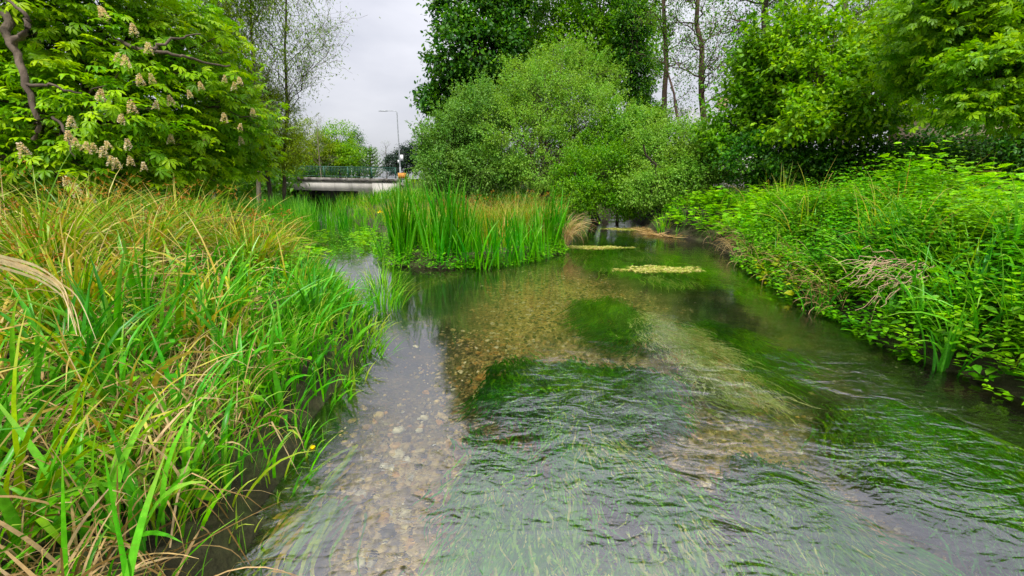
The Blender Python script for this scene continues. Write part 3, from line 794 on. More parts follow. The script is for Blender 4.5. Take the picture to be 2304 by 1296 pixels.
def sparse_tree(name, label, cat, foot, top, mat, bark, spread, leafsize, nleaf, r0=.16, group=None, n1=9, n2=6, n3=5, tmpl=SLIM, rise=.9, start=.25, lean=None, cl=.25, stop=.98):
    """a see-through tree: trunk, branches, twigs, a few leaves on each twig; foot (px, y), top (px, py)"""
    f0 = at(foot[0], 400, foot[1]); z = float(height(f0[0:1], np.array([foot[1]]))[0])
    fx = np.array([f0[0], foot[1], z - .1]); tp = at(top[0], top[1], foot[1])
    root = empty(name, fx, label, cat, group)
    tr = wander(fx, tp, 14, .0045)
    H = np.linalg.norm(tp - fx)
    rt = np.linspace(r0, r0 * .25, 14)
    link('trunk', tube_mesh('trunk', [(tr - fx, rt)], bark, 10), root)
    paths, tips = [], []
    for i in range(n1):
        t = start + (stop - start) * (i + R.random()) / n1
        j = tr[int(t * 13)] * (1 - (t * 13) % 1) + tr[min(13, int(t * 13) + 1)] * ((t * 13) % 1)
        a = R.uniform(0, 6.28)
        L = spread * H * (1.15 - .75 * t) * R.uniform(.7, 1.2)
        d = norm(np.array([math.cos(a), math.sin(a), rise * R.uniform(.6, 1.3)]))
        e = j + d * L
        P1 = wander(j, e, 7, .06); P1[:, 2] += np.linspace(0, 1, 7) ** 2 * L * .12
        rb = r0 * .34 * (1.1 - .7 * t)
        paths.append((P1 - fx, np.linspace(rb, rb * .3, 7)))
        for _ in range(n2):
            q = P1[int(R.integers(2, 7))]
            d2 = norm(d * .8 + R.normal(size=3) * .6 + np.array([0, 0, .15]))
            L2 = L * R.uniform(.25, .5)
            P2 = wander(q, q + d2 * L2, 5, .08)
            paths.append((P2 - fx, np.linspace(rb * .35, rb * .12, 5)))
            for _ in range(n3):
                q3 = P2[int(R.integers(1, 5))]
                d3 = norm(d2 + R.normal(size=3) * .7 - np.array([0, 0, .1]))
                P3 = wander(q3, q3 + d3 * L2 * R.uniform(.3, .7), 4, .08)
                paths.append((P3 - fx, np.linspace(rb * .14, .006, 4)))
                tips.append(P3)
    link('limb', tube_mesh('limb', paths, bark, 3), root)
    T = np.array(tips).reshape(-1, 3)
    P = T[R.integers(0, len(T), nleaf)] + R.normal(size=(nleaf, 3)) * cl
    v, f, va = leaf_cloud(P, rand_dirs(nleaf), tmpl, leafsize, .5)
    link('crown', make_mesh('crown', v - fx, f, mat, False, {'v': va}), root)
    return root
sparse_tree('bare_tree', 'thin twiggy tree over the far bridge railing', 'tree', (722, 60), (712, 272), M['sparse'], M['bark_pale'], .28, .12, 500, .12, FG, 14, 6, 5, rise=1.6)
sparse_tree('bare_tree', 'nearly leafless grey tree behind the right end of the railing', 'tree', (868, 70), (868, 328), M['sparse'], M['bark'], .35, .14, 500, .14, FG, 16, 5, 4, rise=.4)
# monkey puzzle: whorled branches with leafy rope ends
def monkey():
    fx = at(836, 400, 66); fx = np.array([fx[0], 66, .8]); tp = at(836, 328, 66)
    root = empty('monkey_puzzle_tree', fx, 'spiky monkey puzzle tree with upcurved arms behind the bridge', 'tree', FG)
    H = tp[2] - fx[2]
    link('trunk', tube_mesh('trunk', [(np.array([[0, 0, 0], [0, 0, H * .5], [0, 0, H]]), [.22, .16, .05])], M['bark'], 8), root)
    S = Soup(); paths = []
    for w in range(9):
        z = H * (.35 + .62 * w / 9); L = (1 - .6 * w / 9) * 2.1
        for k in range(7):
            a = k / 7 * 6.28 + w
            P = np.array([[math.cos(a) * L * t, math.sin(a) * L * t, z - .25 * L * math.sin(t * 2.4) * (1 - t) + .5 * L * t ** 2 * .8] for t in np.linspace(0, 1, 6)])
            paths.append((P, np.linspace(.05, .03, 6)))
            q = P[R.integers(1, 6, 60)] + R.normal(size=(60, 3)) * .06
            v, f, va = leaf_cloud(q, rand_dirs(60), SLIM, .24, -.2)
            S.add(v, f, v=va)
    link('limb', tube_mesh('limb', paths, M['bark'], 4), root)
    link('crown', S.mesh('crown', M['mid']), root)
monkey()

# left side, middle distance
sparse_tree('willow_tree', 'tall airy thin-leaved willow against the sky left of the gap', 'tree', (628, 27), (645, -170), M['sparse'], M['bark'], .34, .17, 9000, .12, None, 26, 9, 7, start=.25, rise=.95, cl=.3)
sparse_tree('poplar_tree', 'pale-stemmed half-bare tree above the chestnut', 'tree', (470, 24), (490, -200), M['sparse'], M['bark_pale'], .34, .20, 16000, .14, None, 22, 9, 6, start=.3, rise=1.6, cl=.35)
sparse_tree('poplar_tree', 'slender pale tree between the chestnut and the airy willow', 'tree', (570, 25), (560, -60), M['sparse'], M['bark_pale'], .3, .20, 12000, .14, None, 16, 7, 6, start=.25, rise=1.5, cl=.35)
tree('willow_bush', 'yellow green willow hanging over the left end of the bridge', 'bush', [(610, 285, 27, 70, 80), (575, 210, 28, 55, 75), (640, 338, 26, 52, 42), (530, 335, 25, 55, 50), (520, 250, 27, 60, 90)], (590, 27), M['willow_yellow'], M['bark'], 620, 60, .15, SLIM, cr=.55, r0=.16, sprays=300)
tree('hawthorn_bush', 'dark green bush between the chestnut and the bridge', 'bush', [(440, 370, 17, 85, 55), (490, 392, 18, 55, 38), (380, 330, 17, 75, 60), (470, 310, 19, 60, 50)], (440, 18), M['mid'], M['bark'], 420, 60, .10, cr=.4, r0=.1)

# horse chestnut at the left
def chestnut():
    lob = [px_lobe(*l) for l in [(60, 40, 8.5, 230, 170), (280, 110, 9.5, 200, 150), (430, 230, 10.5, 150, 120), (150, 270, 8.0, 230, 130), (520, 270, 11.5, 90, 110), (330, 330, 9.5, 170, 80), (-120, 200, 8, 200, 260), (120, -140, 9, 300, 150), (400, 60, 11, 120, 90), (60, 370, 7.6, 200, 60), (250, 385, 8.4, 150, 45), (420, 375, 10.5, 130, 55), (540, 340, 12, 70, 60)]]
    fx = at(-190, 400, 9.2); fx = np.array([fx[0], 9.2, .75])
    root = empty('horse_chestnut_tree', fx, 'large flowering horse chestnut tree with cream candles on the left bank', 'tree')
    top = at(-60, -150, 9.4)
    tr = wander(fx, top, 9, .03)
    link('trunk', tube_mesh('trunk', [(tr - fx, np.linspace(.34, .14, 9))], M['bark'], 12), root)
    def limb(pts, r):
        P = np.array(pts); t = np.linspace(0, 1, len(P)); tt = np.linspace(0, 1, len(P) * 4)
        P = np.stack([np.interp(tt, t, P[:, i]) for i in range(3)], 1) + R.normal(size=(len(tt), 3)) * .018
        link('limb', tube_mesh('limb', [(P - fx, np.linspace(r, r * .35, len(tt)))], M['bark'], 7), root)
    limb([tr[6], at(5, 20, 7.6), at(30, 110, 7.3), at(60, 190, 7.2), at(85, 270, 7.1), at(80, 310, 7.1)], .075)
    limb([at(28, 100, 7.3), at(62, 60, 7.25), at(55, 30, 7.3), at(20, 0, 7.4)], .05)
    limb([at(60, 190, 7.2), at(120, 195, 7.2), at(190, 215, 7.4)], .03)
    limb([at(130, 100, 8.6), at(250, 90, 8.6), at(335, 112, 8.4), at(400, 122, 8.6), at(450, 140, 9), at(520, 150, 9.6)], .045)
    limb([at(340, 115, 8.05), at(380, 85, 8.2), at(450, 80, 8.6)], .03)
    limb([at(120, 260, 7.2), at(150, 300, 7.1), at(160, 350, 7)], .025)
    limb([tr[5], at(60, 180, 8.2), at(200, 200, 8.6), at(330, 240, 9.2), at(420, 300, 9.6)], .08)
    limb([tr[4], at(100, 300, 8), at(240, 320, 8.2), at(340, 360, 8.6)], .07)
    P, out, C, which = crown_points(lob, 1350, 8, .5, .42, .5, .5)
    n = len(P)
    tw = [(wander(np.array(lob[w][:3]) + (c - np.array(lob[w][:3])) * .3, c, 4, .1) - fx, np.linspace(.02, .006, 4)) for c, w in zip(C, which) if R.random() < .6]
    link('limb', tube_mesh('limb', tw, M['bark'], 4), root)
    axis = out * np.array([1, 1, .3]) + R.normal(size=(n, 3)) * .5 - np.array([0, 0, .25])
    nr = np.array([0, 0, 1.]) + out * .5 + R.normal(size=(n, 3)) * .25
    size = R.uniform(.13, .24, n)
    # the 300 leaves nearest the viewer are single leaves, the rest one crown
    d = np.linalg.norm(P - np.array([0, 0, EYE]), axis=1)
    inview = (P[:, 0] / np.maximum(P[:, 1], .1) > -1.28) & (P[:, 2] > .8) & (P[:, 2] < 6)
    order = np.argsort(np.where(inview, d, 1e9))[:300]
    rest = np.ones(n, bool); rest[order] = False
    v, f, va = scatter(PALM[0], PALM[1], P[rest], axis[rest], nr[rest], size[rest], R.random(rest.sum()))
    o = link('crown', make_mesh('crown', v - fx, f, M['chestnut'], False, {'v': va}), root)
    o['kind'] = 'stuff'
    lm = [make_mesh('leaf', palmate(R.integers(5, 8), 1.8, R.uniform(.1, .4))[0], PALM[1][:0] if 0 else palmate(7)[1][:1], M['chestnut']) for _ in range(0)]
    lm = []
    for k in range(10):
        tv, tf = palmate(7 if k % 3 else 5, R.uniform(1.7, 2.0), R.uniform(.1, .4))
        lm.append(make_mesh('leaf', tv, tf, M['chestnut'], False, {'v': np.full(len(tf), (k + .5) / 10)}))
    for i, q in enumerate(order):
        x = Vector(axis[q]).normalized(); y = Vector(nr[q]).cross(x).normalized(); z = x.cross(y)
        o = link('leaf', lm[i % 10], root)
        o.matrix_local = Matrix.Translation(Vector(P[q] - fx)) @ Matrix((x, y, z)).transposed().to_4x4() @ Matrix.Scale(float(size[q]), 4)
    # flower candles
    bl = []
    for k in range(3):
        S = Soup()
        tv, tf = DIAMOND
        nn = 150
        h = R.random(nn) ** .8; a = U(0, 6.28, nn); rr = .40 * (1 - h) ** .9 + .03
        ring = np.round(h * 6) / 6 + R.normal(size=nn) * .035
        pos = np.stack([np.cos(a) * rr * .7, np.sin(a) * rr * .7, ring], 1)
        axis_ = np.stack([np.cos(a), np.sin(a), U(-.1, .6, nn)], 1)
        v, f, va = scatter(tv * np.array([1, 1.5, 1]), tf, pos, axis_, np.array([0, 0, 1.]) + R.normal(size=(nn, 3)) * .5, .18, R.random(nn))
        S.add(v, f, v=va)
        bl.append(S.mesh('blossom', M['blossom']))
    spots = [(285, 132, 8.6), (265, 120, 8.7), (225, 207, 7.6), (318, 172, 8.6), (345, 168, 9), (303, 60, 8.6), (335, 100, 9), (238, 22, 8.4), (272, 258, 8), (162, 268, 7.6), (158, 300, 7.4), (170, 312, 7.4), (60, 332, 7.1),
             (190, 320, 7.3), (213, 325, 7.4), (247, 315, 7.6), (235, 335, 7.4), (250, 352, 7.3), (265, 360, 7.4), (295, 352, 7.6), (290, 315, 7.7), (325, 363, 7.8), (505, 165, 10.4), (527, 183, 10.6), (540, 170, 10.6), (455, 182, 10),
             (388, 218, 9.4), (505, 255, 10.2), (540, 272, 10.6), (385, 303, 9.2), (465, 303, 10), (155, 400, 7), (178, 420, 6.9), (205, 435, 6.8), (570, 240, 11), (430, 200, 9.8), (350, 225, 8.8), (300, 235, 8.4), (545, 305, 10.8)]
    for i, (px, py, y) in enumerate(spots):
        p = at(px, py + 22, y - (1.2 if py < 300 else .5))
        o = link('blossom', bl[i % 3], root, tuple(p - fx))
        o.rotation_euler = (R.normal() * .15, R.normal() * .15, R.uniform(0, 6)); s = R.uniform(.15, .23) * .85; o.scale = (s * .95, s * .95, s)
chestnut()

# centre: dark chestnut, tall trees, willow bushes
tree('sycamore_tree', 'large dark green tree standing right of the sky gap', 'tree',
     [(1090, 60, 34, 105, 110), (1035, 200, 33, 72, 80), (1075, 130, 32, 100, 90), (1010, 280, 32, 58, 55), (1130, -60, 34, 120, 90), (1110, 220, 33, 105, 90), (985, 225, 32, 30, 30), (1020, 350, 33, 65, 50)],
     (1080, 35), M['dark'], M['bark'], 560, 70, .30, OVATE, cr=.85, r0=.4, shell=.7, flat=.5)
tree('lime_tree', 'tall mid green tree whose crown fills the top centre', 'tree',
     [(1345, 40, 36, 125, 120), (1300, 130, 35, 120, 90), (1395, 140, 35, 85, 110), (1250, 60, 38, 80, 100), (1400, -80, 36, 130, 90)], (1370, 37), M['mid'], M['bark'], 620, 60, .26, DIAMOND, cr=.8, r0=.35, shell=.6)
tree('poplar_tree', 'olive green slender tree between the dark tree and the tall tree', 'tree',
     [(1195, 40, 40, 45, 120), (1195, 160, 40, 45, 70), (1190, -80, 40, 45, 80)], (1195, 41), M['sparse'], M['bark_pale'], 200, 50, .24, SLIM, cr=.7, r0=.22)
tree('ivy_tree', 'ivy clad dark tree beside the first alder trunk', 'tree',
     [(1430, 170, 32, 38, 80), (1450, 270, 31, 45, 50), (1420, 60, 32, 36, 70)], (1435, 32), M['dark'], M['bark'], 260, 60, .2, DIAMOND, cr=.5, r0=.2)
WG = 'willow bushes behind the island'
tree('willow_bush', 'dusky green willow bush at the left of the island thicket', 'bush', [(1022, 335, 23, 78, 80), (1085, 280, 24, 80, 85), (982, 385, 22, 42, 42), (1085, 390, 22, 80, 50)], (1020, 23.5), M['willow'], M['bark'], 620, 62, .12, DIAMOND, cr=.45, r0=.12, group=WG, stems=4, twigs=.3, sprays=420)
tree('willow_bush', 'huge rounded light green willow bush in the middle', 'bush', [(1240, 250, 24, 130, 110), (1180, 330, 22, 110, 90), (1290, 180, 26, 110, 80), (1330, 300, 23, 120, 100), (1250, 380, 21, 110, 60), (1200, 210, 26, 70, 70)], (1250, 24), M['willow_bright'], M['bark'], 860, 66, .105, DIAMOND, cr=.45, r0=.14, group=WG, stems=5, twigs=.6, sprays=900)
tree('willow_bush', 'mid green willow bush standing at the water right of the island', 'bush', [(1350, 400, 20, 95, 75), (1400, 330, 22, 80, 75), (1300, 440, 19, 50, 45), (1420, 440, 19, 70, 45)], (1370, 21), M['mid'], M['bark'], 620, 60, .11, DIAMOND, cr=.4, r0=.1, group=WG, stems=4, twigs=.3, sprays=420)
tree('willow_bush', 'low fresh green willow bush at the foot of the alders', 'bush', [(1500, 350, 19, 90, 75), (1570, 390, 18, 80, 65), (1480, 420, 17.5, 80, 45), (1620, 370, 19, 50, 40), (1440, 290, 21, 55, 40)], (1530, 19), M['willow_bright'], M['bark'], 720, 62, .10, DIAMOND, cr=.38, r0=.08, group=WG, stems=4, twigs=.3, sprays=420)

# alders
AG = 'tall alders on the right bank'
sparse_tree('alder_tree', 'straight dark alder trunk next to the ivy clad tree', 'tree', (1497, 27), (1498, -260), M['mid'], M['bark_red'], .17, .13, 3000, .2, AG, 22, 6, 5, tmpl=DIAMOND, rise=.35, start=.45)
sparse_tree('alder_tree', 'straight reddish alder trunk standing free against the sky', 'tree', (1600, 25), (1550, -240), M['mid'], M['bark_red'], .19, .12, 4500, .21, AG, 28, 7, 6, tmpl=DIAMOND, rise=.3, start=.35)
sparse_tree('alder_tree', 'thin leaning alder stem between the two straight trunks', 'tree', (1570, 25), (1490, 100), M['mid'], M['bark_red'], .22, .12, 1600, .12, AG, 14, 5, 4, tmpl=DIAMOND, rise=.4, start=.3)
sparse_tree('alder_tree', 'thick dark alder trunk rising out of the hedge', 'tree', (1715, 24), (1735, -280), M['mid'], M['bark'], .2, .14, 14000, .27, AG, 34, 8, 6, tmpl=DIAMOND, rise=.45, start=.25)
sparse_tree('alder_tree', 'pale trunk above the yellowish part of the hedge', 'tree', (1890, 23), (1915, -280), M['lime'], M['bark_pale'], .2, .14, 10000, .22, AG, 28, 8, 6, tmpl=DIAMOND, rise=.45, start=.3)
sparse_tree('alder_tree', 'reddish trunk at the top edge beside the maple', 'tree', (2010, 22), (2045, -280), M['lime'], M['bark_red'], .2, .14, 8000, .2, AG, 24, 8, 6, tmpl=DIAMOND, rise=.45, start=.3)
# hedge trees
tree('hornbeam_tree', 'leafy hornbeam whose dark foot meets the low willow bush', 'tree', [(1710, 250, 17, 85, 90), (1690, 190, 18, 45, 70), (1730, 150, 17, 75, 60), (1640, 310, 17, 50, 50)], (1710, 17), M['mid'], M['bark'], 230, 52, .18, OVATE, cr=.6, r0=.14, flat=.35, shell=.35, sprays=160)
tree('hornbeam_tree', 'yellowish green hornbeam filling the middle of the right hedge', 'tree', [(1850, 200, 15, 120, 90), (1900, 270, 14, 120, 60), (1810, 280, 14, 90, 60), (1980, 230, 13.5, 90, 70), (1800, 100, 16, 90, 80), (1930, 120, 16, 90, 70), (1990, 150, 14, 60, 60)], (1860, 15.5), M['lime'], M['bark'], 330, 46, .16, OVATE, cr=.55, r0=.14, flat=.33, shell=.35, sprays=220, single=300)
tree('maple_tree', 'broad maple spreading over the right edge', 'tree', [(2150, 60, 10.5, 150, 90), (2250, 170, 9.5, 120, 75), (2080, 150, 11.5, 90, 80), (2320, 60, 10, 120, 110), (2200, 245, 9.5, 90, 40), (2330, 220, 9.2, 70, 50), (2080, 20, 12, 80, 70), (2230, -40, 10, 140, 60)], (2480, 11), M['lime'], M['bark'], 380, 36, .17, PALM5, cr=.5, r0=.1, flat=.35, shell=.4, single=300)
tree('elder_bush', 'long dark thicket in the gloom under the hornbeams and the maple', 'bush', [(1720, 360, 15.5, 90, 60), (1830, 370, 14.5, 100, 55), (1940, 370, 14, 90, 50), (2130, 340, 13, 110, 60), (2240, 360, 12, 110, 55), (2050, 370, 13, 80, 40), (2330, 350, 12, 80, 60)], (2000, 14), M['dark'], M['bark'], 760, 40, .12, OVATE, cr=.4, r0=.06)  # dark leaf colour stands in for the deep shade under the crowns

# far wood that closes the view
def woodland(x0, x1, y0, y1, z1, n, seed):
    P = np.stack([U(x0, x1, n), U(y0, y1, n), U(.4, 1, n) ** .8 * z1], 1)
    P[:, 2] *= .75 + .25 * np.sin(P[:, 0] * .5 + seed)
    per = 60
    Q = (P[:, None] + R.normal(size=(n, per, 3)) * np.array([1.1, 1.1, .9])).reshape(-1, 3)
    Q[:, 2] = np.abs(Q[:, 2])
    return leaf_cloud(Q, rand_dirs(len(Q)), DIAMOND, .5)
S = Soup()
for a in ((-75, -26, 60, 80, 7, 500, 1), (-45, -22, 34, 46, 5.5, 300, 5), (14, 70, 48, 62, 4.5, 500, 2), (-12, 20, 62, 75, 7, 300, 3), (26, 60, 22, 46, 2.5, 300, 4), (-45, -18, 14, 30, 5, 380, 6)):
    v, f, va = woodland(*a); S.add(v, f, v=va)
tag(link('distant_woodland', S.mesh('distant_woodland', M['distant'])), kind='stuff')

# ------------------------------------------------------------------ bank vegetation
def spots_where(n, x0, x1, y0, y1, cond):
    o = np.zeros((0, 2))
    for _ in range(60):
        p = np.stack([U(x0, x1, n * 2), U(y0, y1, n * 2)], 1)
        o = np.concatenate([o, p[cond(p[:, 0], p[:, 1])]])
        if len(o) >= n: break
    return o[:n]
def on_ground(p, dz=-.03):
    return np.stack([p[:, 0], p[:, 1], np.maximum(height(p[:, 0], p[:, 1]), -.12) + dz], 1)

def grass(name, p, mat, L, W, tilt, droop, az=None, spread=3.14, kink=None, seg=5, cols=2, dz=-.03, kind='stuff', parent=None, twist=.6, label=None, clump=9, crad=.07, taper=None):
    n = len(p)
    cen = p[R.integers(0, n, max(1, n // clump))]
    wh = R.integers(0, len(cen), n)
    off = R.normal(size=(n, 2)) * crad
    p = cen[wh] + off
    ctilt = R.normal(size=(len(cen), 2)) * .35
    ch = R.uniform(.7, 1.22, len(cen))[wh]
    if taper: ch = ch * (taper[0] + (1 - taper[0]) * smooth(0, taper[1], signed(p[:, 0], p[:, 1]))) * (1 - .35 * smooth(5, 8, p[:, 1]) * smooth(3.2, 1.5, signed(p[:, 0], p[:, 1])))
    base = on_ground(p, dz)
    dv = off / crad * .8 + ctilt[wh] * 1.5 + R.normal(size=(n, 2)) * .5
    if az is not None: dv = dv + np.array([math.cos(az), math.sin(az)]) * 1.1 / max(.5, spread)
    a = np.arctan2(dv[:, 1], dv[:, 0])
    cv = np.clip(R.random(len(cen))[wh] + R.normal(size=n) * .25, 0, 1)
    v, q, va, ta = blades(base, a, np.abs(R.normal(size=n)) * tilt, U(*L, n) * ch, U(*W, n), np.maximum(.1, R.normal(droop, droop * .5, n)), seg, kink, cols, twist=twist, rnd=cv)
    o = link(name, make_mesh(name, v, q, mat, True, {'v': va, 't': ta}), parent)
    if kind: o['kind'] = kind
    return o

def is_left(x, y, a, b, s=None):
    sd = signed(x, y); return (sd > a) & (sd < b) & (x < -1 - .40 * np.maximum(0, y - 5))
def is_right(x, y, a, b):
    sd = signed(x, y); return (sd > a) & (sd < b) & (x > 3.5)
def is_island(x, y, a, b):
    sd = signed(x, y); return (sd > a) & (sd < b) & (y > 8.5) & (x > -9) & (x < 3.2) & (x > -2.2 - (y - 9) * .65)

# left bank
LT = (.5, 2.2)
grass('waterside_grass', spots_where(3300, -5, -1, .5, 9.5, lambda x, y: is_left(x, y, -.12, .8)), M['grass'], (.3, .6), (.010, .021), .3, 1.0, az=0, spread=1.1, taper=(.7, 1))
grass('reed_grass', spots_where(760, -4.5, -1, .5, 8, lambda x, y: is_left(x, y, .05, 1.6)), M['reed'], (.5, .95), (.024, .046), .3, .9, az=.3, spread=1.6, seg=7, cols=3, clump=5, crad=.05, taper=(.7, 1.2))
grass('bank_sedge', spots_where(1900, -10, -1.6, .6, 10, lambda x, y: is_left(x, y, .6, 6)), M['sedge'], (.85, 1.5), (.014, .036), .4, 1.3, az=.1, spread=1.6, kink=(.35, 1.4), seg=7, clump=14, taper=LT)
grass('bank_grass', spots_where(1000, -9, -1.6, .4, 12, lambda x, y: is_left(x, y, .2, 6)), M['grass'], (.4, .85), (.013, .026), .45, 1.0, kink=(.15, 1.0), taper=LT)
grass('dead_grass_litter', spots_where(2100, -4.5, -1.1, .3, 3.8, lambda x, y: is_left(x, y, .0 + .22 * np.maximum(0, y - 1.6), 1.8)), M['straw'], (.3, .65), (.004, .013), .9, 2.0, kink=(.5, 1.4), dz=.05, twist=1.2, seg=8)
grass('dead_grass_litter', spots_where(1500, -10, -2, 2, 11, lambda x, y: is_left(x, y, 1.0, 6)), M['straw'], (.6, 1.2), (.006, .016), .5, 1.6, kink=(.5, 1.2), dz=.0, twist=1.2, seg=7, taper=LT)
grass('far_bank_grass', spots_where(3000, -24, -3, 9, 24, lambda x, y: is_left(x, y, -.3, 7)), M['grass'], (.5, .9), (.015, .03), .25, .7, seg=4)
grass('far_bank_grass', spots_where(1600, -34, -10, 24, 44, lambda x, y: is_left(x, y, -.3, 7)), M['grass'], (.25, .5), (.02, .04), .25, .7, seg=4)
grass('embankment_grass', spots_where(5200, -16, 6, 26, 46, lambda x, y: signed(x, y) > -.2), M['grass'], (.6, 1.1), (.03, .05), .25, .7, seg=4, crad=.3)
grass('channel_reeds', spots_where(2600, -22, -4, 15, 36, lambda x, y: (signed(x, y) < 0) & (signed(x, y) > -5) & (x < -5) & (np.sin(x * .8 + y * .5) + R.normal(size=len(x)) * .4 > -.1)), M['iris'], (.8, 1.3), (.02, .035), .12, .25, seg=4, dz=.1)
# right bank
grass('bank_grass', spots_where(3000, 3.5, 14, 2, 17, lambda x, y: is_right(x, y, .15, 5)), M['grass'], (.5, 1.0), (.008, .016), .4, 1.0, seg=5)
grass('bank_sedge', spots_where(900, 4.5, 13, 3, 14, lambda x, y: is_right(x, y, .6, 5)), M['sedge'], (.8, 1.35), (.007, .015), .3, 1.1, kink=(.2, 1.2), seg=6)
grass('overhanging_dead_grass', spots_where(420, 4, 7, 5, 13, lambda x, y: is_right(x, y, -.02, .3)), M['straw'], (.4, .7), (.005, .010), .7, 2.0, az=PI, spread=.7, seg=7, dz=.12)
grass('far_bank_grass', spots_where(2400, 4, 22, 12, 30, lambda x, y: is_right(x, y, 0, 12)), M['grass'], (.4, .8), (.015, .03), .3, .8, seg=4)
grass('reed_grass', spots_where(620, 3.5, 7, 2.2, 6.2, lambda x, y: is_right(x, y, -.12, 1.1)), M['reed'], (.5, .95), (.018, .032), .3, 1.0, az=PI, spread=1.2, seg=6, cols=3)
# island
grass('island_grass', spots_where(4500, -9, 3, 9.3, 30, lambda x, y: is_island(x, y, -.1, 6)), M['grass'], (.4, .8), (.010, .022), .3, .8, seg=4)
grass('island_sedge', spots_where(2600, -7, 2.6, 10.5, 24, lambda x, y: is_island(x, y, .5, 6)), M['sedge'], (.8, 1.2), (.010, .02), .25, 1.0, seg=5)

# herbs: upright stems with paired leaves
def mound(p):
    x, y = p[:, 0], p[:, 1]
    return .82 + .28 * np.sin(x * 1.4 + .8 * np.sin(y * .9)) * np.cos(y * 1.1 + .5) + .22 * np.exp(-(((x - 7.0) / 1.4) ** 2 + ((y - 7.8) / 1.6) ** 2))
def herbs(p, hmin, hmax, leaf, nodes=7, lean=None, tmpl=OVATE, per=2, dz=0., wid=1.0):
    n = len(p)
    base = on_ground(p, dz)
    h = U(hmin, hmax, n) * mound(p)
    az = U(0, 6.28, n)
    tilt = np.abs(R.normal(size=n)) * .25
    d = np.stack([np.sin(tilt) * np.cos(az), np.sin(tilt) * np.sin(az), np.cos(tilt)], 1)
    if lean is not None: d = norm(d + np.array(lean))
    P, A, Nn, Sz, Va = [], [], [], [], []
    rv = R.random(n)
    for k in range(nodes):
        t = .3 + .7 * k / (nodes - 1)
        for j in range(per):
            a = az + k * 1.571 + j * 2 * PI / per + R.normal(size=n) * .35
            o = np.stack([np.cos(a), np.sin(a), U(-.35, .35, n)], 1)
            P.append(base + d * (h * t)[:, None] + o * .02)
            A.append(o); Nn.append(np.array([0, 0, 1.]) + R.normal(size=(n, 3)) * .25)
            Sz.append(leaf * U(.7, 1.25, n) * (1.0 - .5 * max(0, t - .6) / .4)); Va.append(np.clip(rv + R.normal(size=n) * .15 + .25 * (t - .6), 0, 1))
    v, f, va = scatter(tmpl[0] * np.array([1, wid, 1]), tmpl[1], np.concatenate(P), np.concatenate(A), np.concatenate(Nn), np.concatenate(Sz), np.concatenate(Va))
    return v, f, va
def herb_stuff(name, mat, *parts, kind='stuff'):
    S = Soup()
    for v, f, va in parts: S.add(v, f, v=va)
    o = link(name, S.mesh(name, mat)); o['kind'] = kind
    return o
herb_stuff('nettle_bed', M['nettle'],
           herbs(spots_where(1500, 4, 11, 3, 11, lambda x, y: is_right(x, y, .1, 2.6)), .45, 1.0, .10, 8),
           herbs(spots_where(420, 4, 9, 2.2, 10, lambda x, y: is_right(x, y, -.1, .5)), .25, .6, .10, 6, lean=(-.5, 0, 0)),
           herbs(spots_where(170, -5, -1.8, 2, 8, lambda x, y: is_left(x, y, .6, 3)), .4, .8, .09, 6),
           herbs(spots_where(380, -6, -1.3, .4, 9, lambda x, y: is_left(x, y, .12, 3.5)), .1, .4, .075, 5))
herb_stuff('waterside_herbs', M['nettle'],
           herbs(spots_where(130, -6, -2.5, 10.2, 15, lambda x, y: (signed(x, y) < .1) & (signed(x, y) > -1.3) & (x < -2.6 - (y - 9.5) * .35)), .2, .5, .10, 5, dz=.1, wid=.7),
           herbs(spots_where(420, -3.6, 1.4, 8.5, 11.6, lambda x, y: (signed(x, y) > -.25) & (signed(x, y) < .15) & (y > 8.2) & (x > -3.5)), .15, .4, .10, 4, dz=.08, wid=.55))
# bright feathery herbs
def fronds(p, hmin, hmax, size, per=7, dz=0):
    n = len(p); base = on_ground(p, dz); h = U(hmin, hmax, n) * mound(p)
    P, A, Va = [], [], []
    rv = R.random(n)
    for k in range(per):
        a = U(0, 6.28, n); t = U(.45, 1, n)
        o = np.stack([np.cos(a), np.sin(a), U(-.05, .5, n)], 1)
        P.append(base + np.array([0, 0, 1.]) * (h * t)[:, None] + o * U(0, .15, n)[:, None]); A.append(o); Va.append(np.clip(rv + R.normal(size=n) * .15, 0, 1))
    P, A, Va = map(np.concatenate, (P, A, Va))
    return scatter(FROND[0], FROND[1], P, A, np.array([0, 0, 1.]) + R.normal(size=P.shape) * .25, size * U(.7, 1.3, len(P)), Va)
herb_stuff('cow_parsley_bed', M['herb'],
           fronds(spots_where(480, 5, 12, 3.2, 12, lambda x, y: is_right(x, y, 1.8, 4.8) & (np.sin(x * 1.3 + y * .9) > -.5)), .6, 1.1, .14, 11),
           fronds(spots_where(200, 4.4, 8, 2.0, 6, lambda x, y: is_right(x, y, .2, 2.4)), .3, .8, .13, 10),
           fronds(spots_where(420, 4.5, 9, 10, 16, lambda x, y: is_right(x, y, .05, 3)), .4, .85, .17, 9),
           fronds(spots_where(200, -9, -4, 10, 16, lambda x, y: is_left(x, y, -.5, 2)), .2, .5, .17))
herb_stuff('bramble_bed', M['mid'],
           herbs(spots_where(260, 4, 9, 3, 11, lambda x, y: is_right(x, y, .0, 1.3) & (np.sin(x * 2.1 + y * 1.7) > .1)), .4, .9, .11, 6, lean=(-.3, 0, 0), wid=1.1),
           herbs(spots_where(160, 5, 11, 3, 12, lambda x, y: is_right(x, y, 1.3, 4) & (np.sin(x * 1.6 - y * 1.3) > .4)), .6, 1.1, .11, 7, wid=1.0))
herb_stuff('bramble_leaves', M['yellow_leaf'], herbs(spots_where(26, 4.3, 5.6, 6.2, 8.4, lambda x, y: is_right(x, y, -.05, .35)), .3, .55, .13, 4, lean=(-.5, 0, 0), wid=1.2))

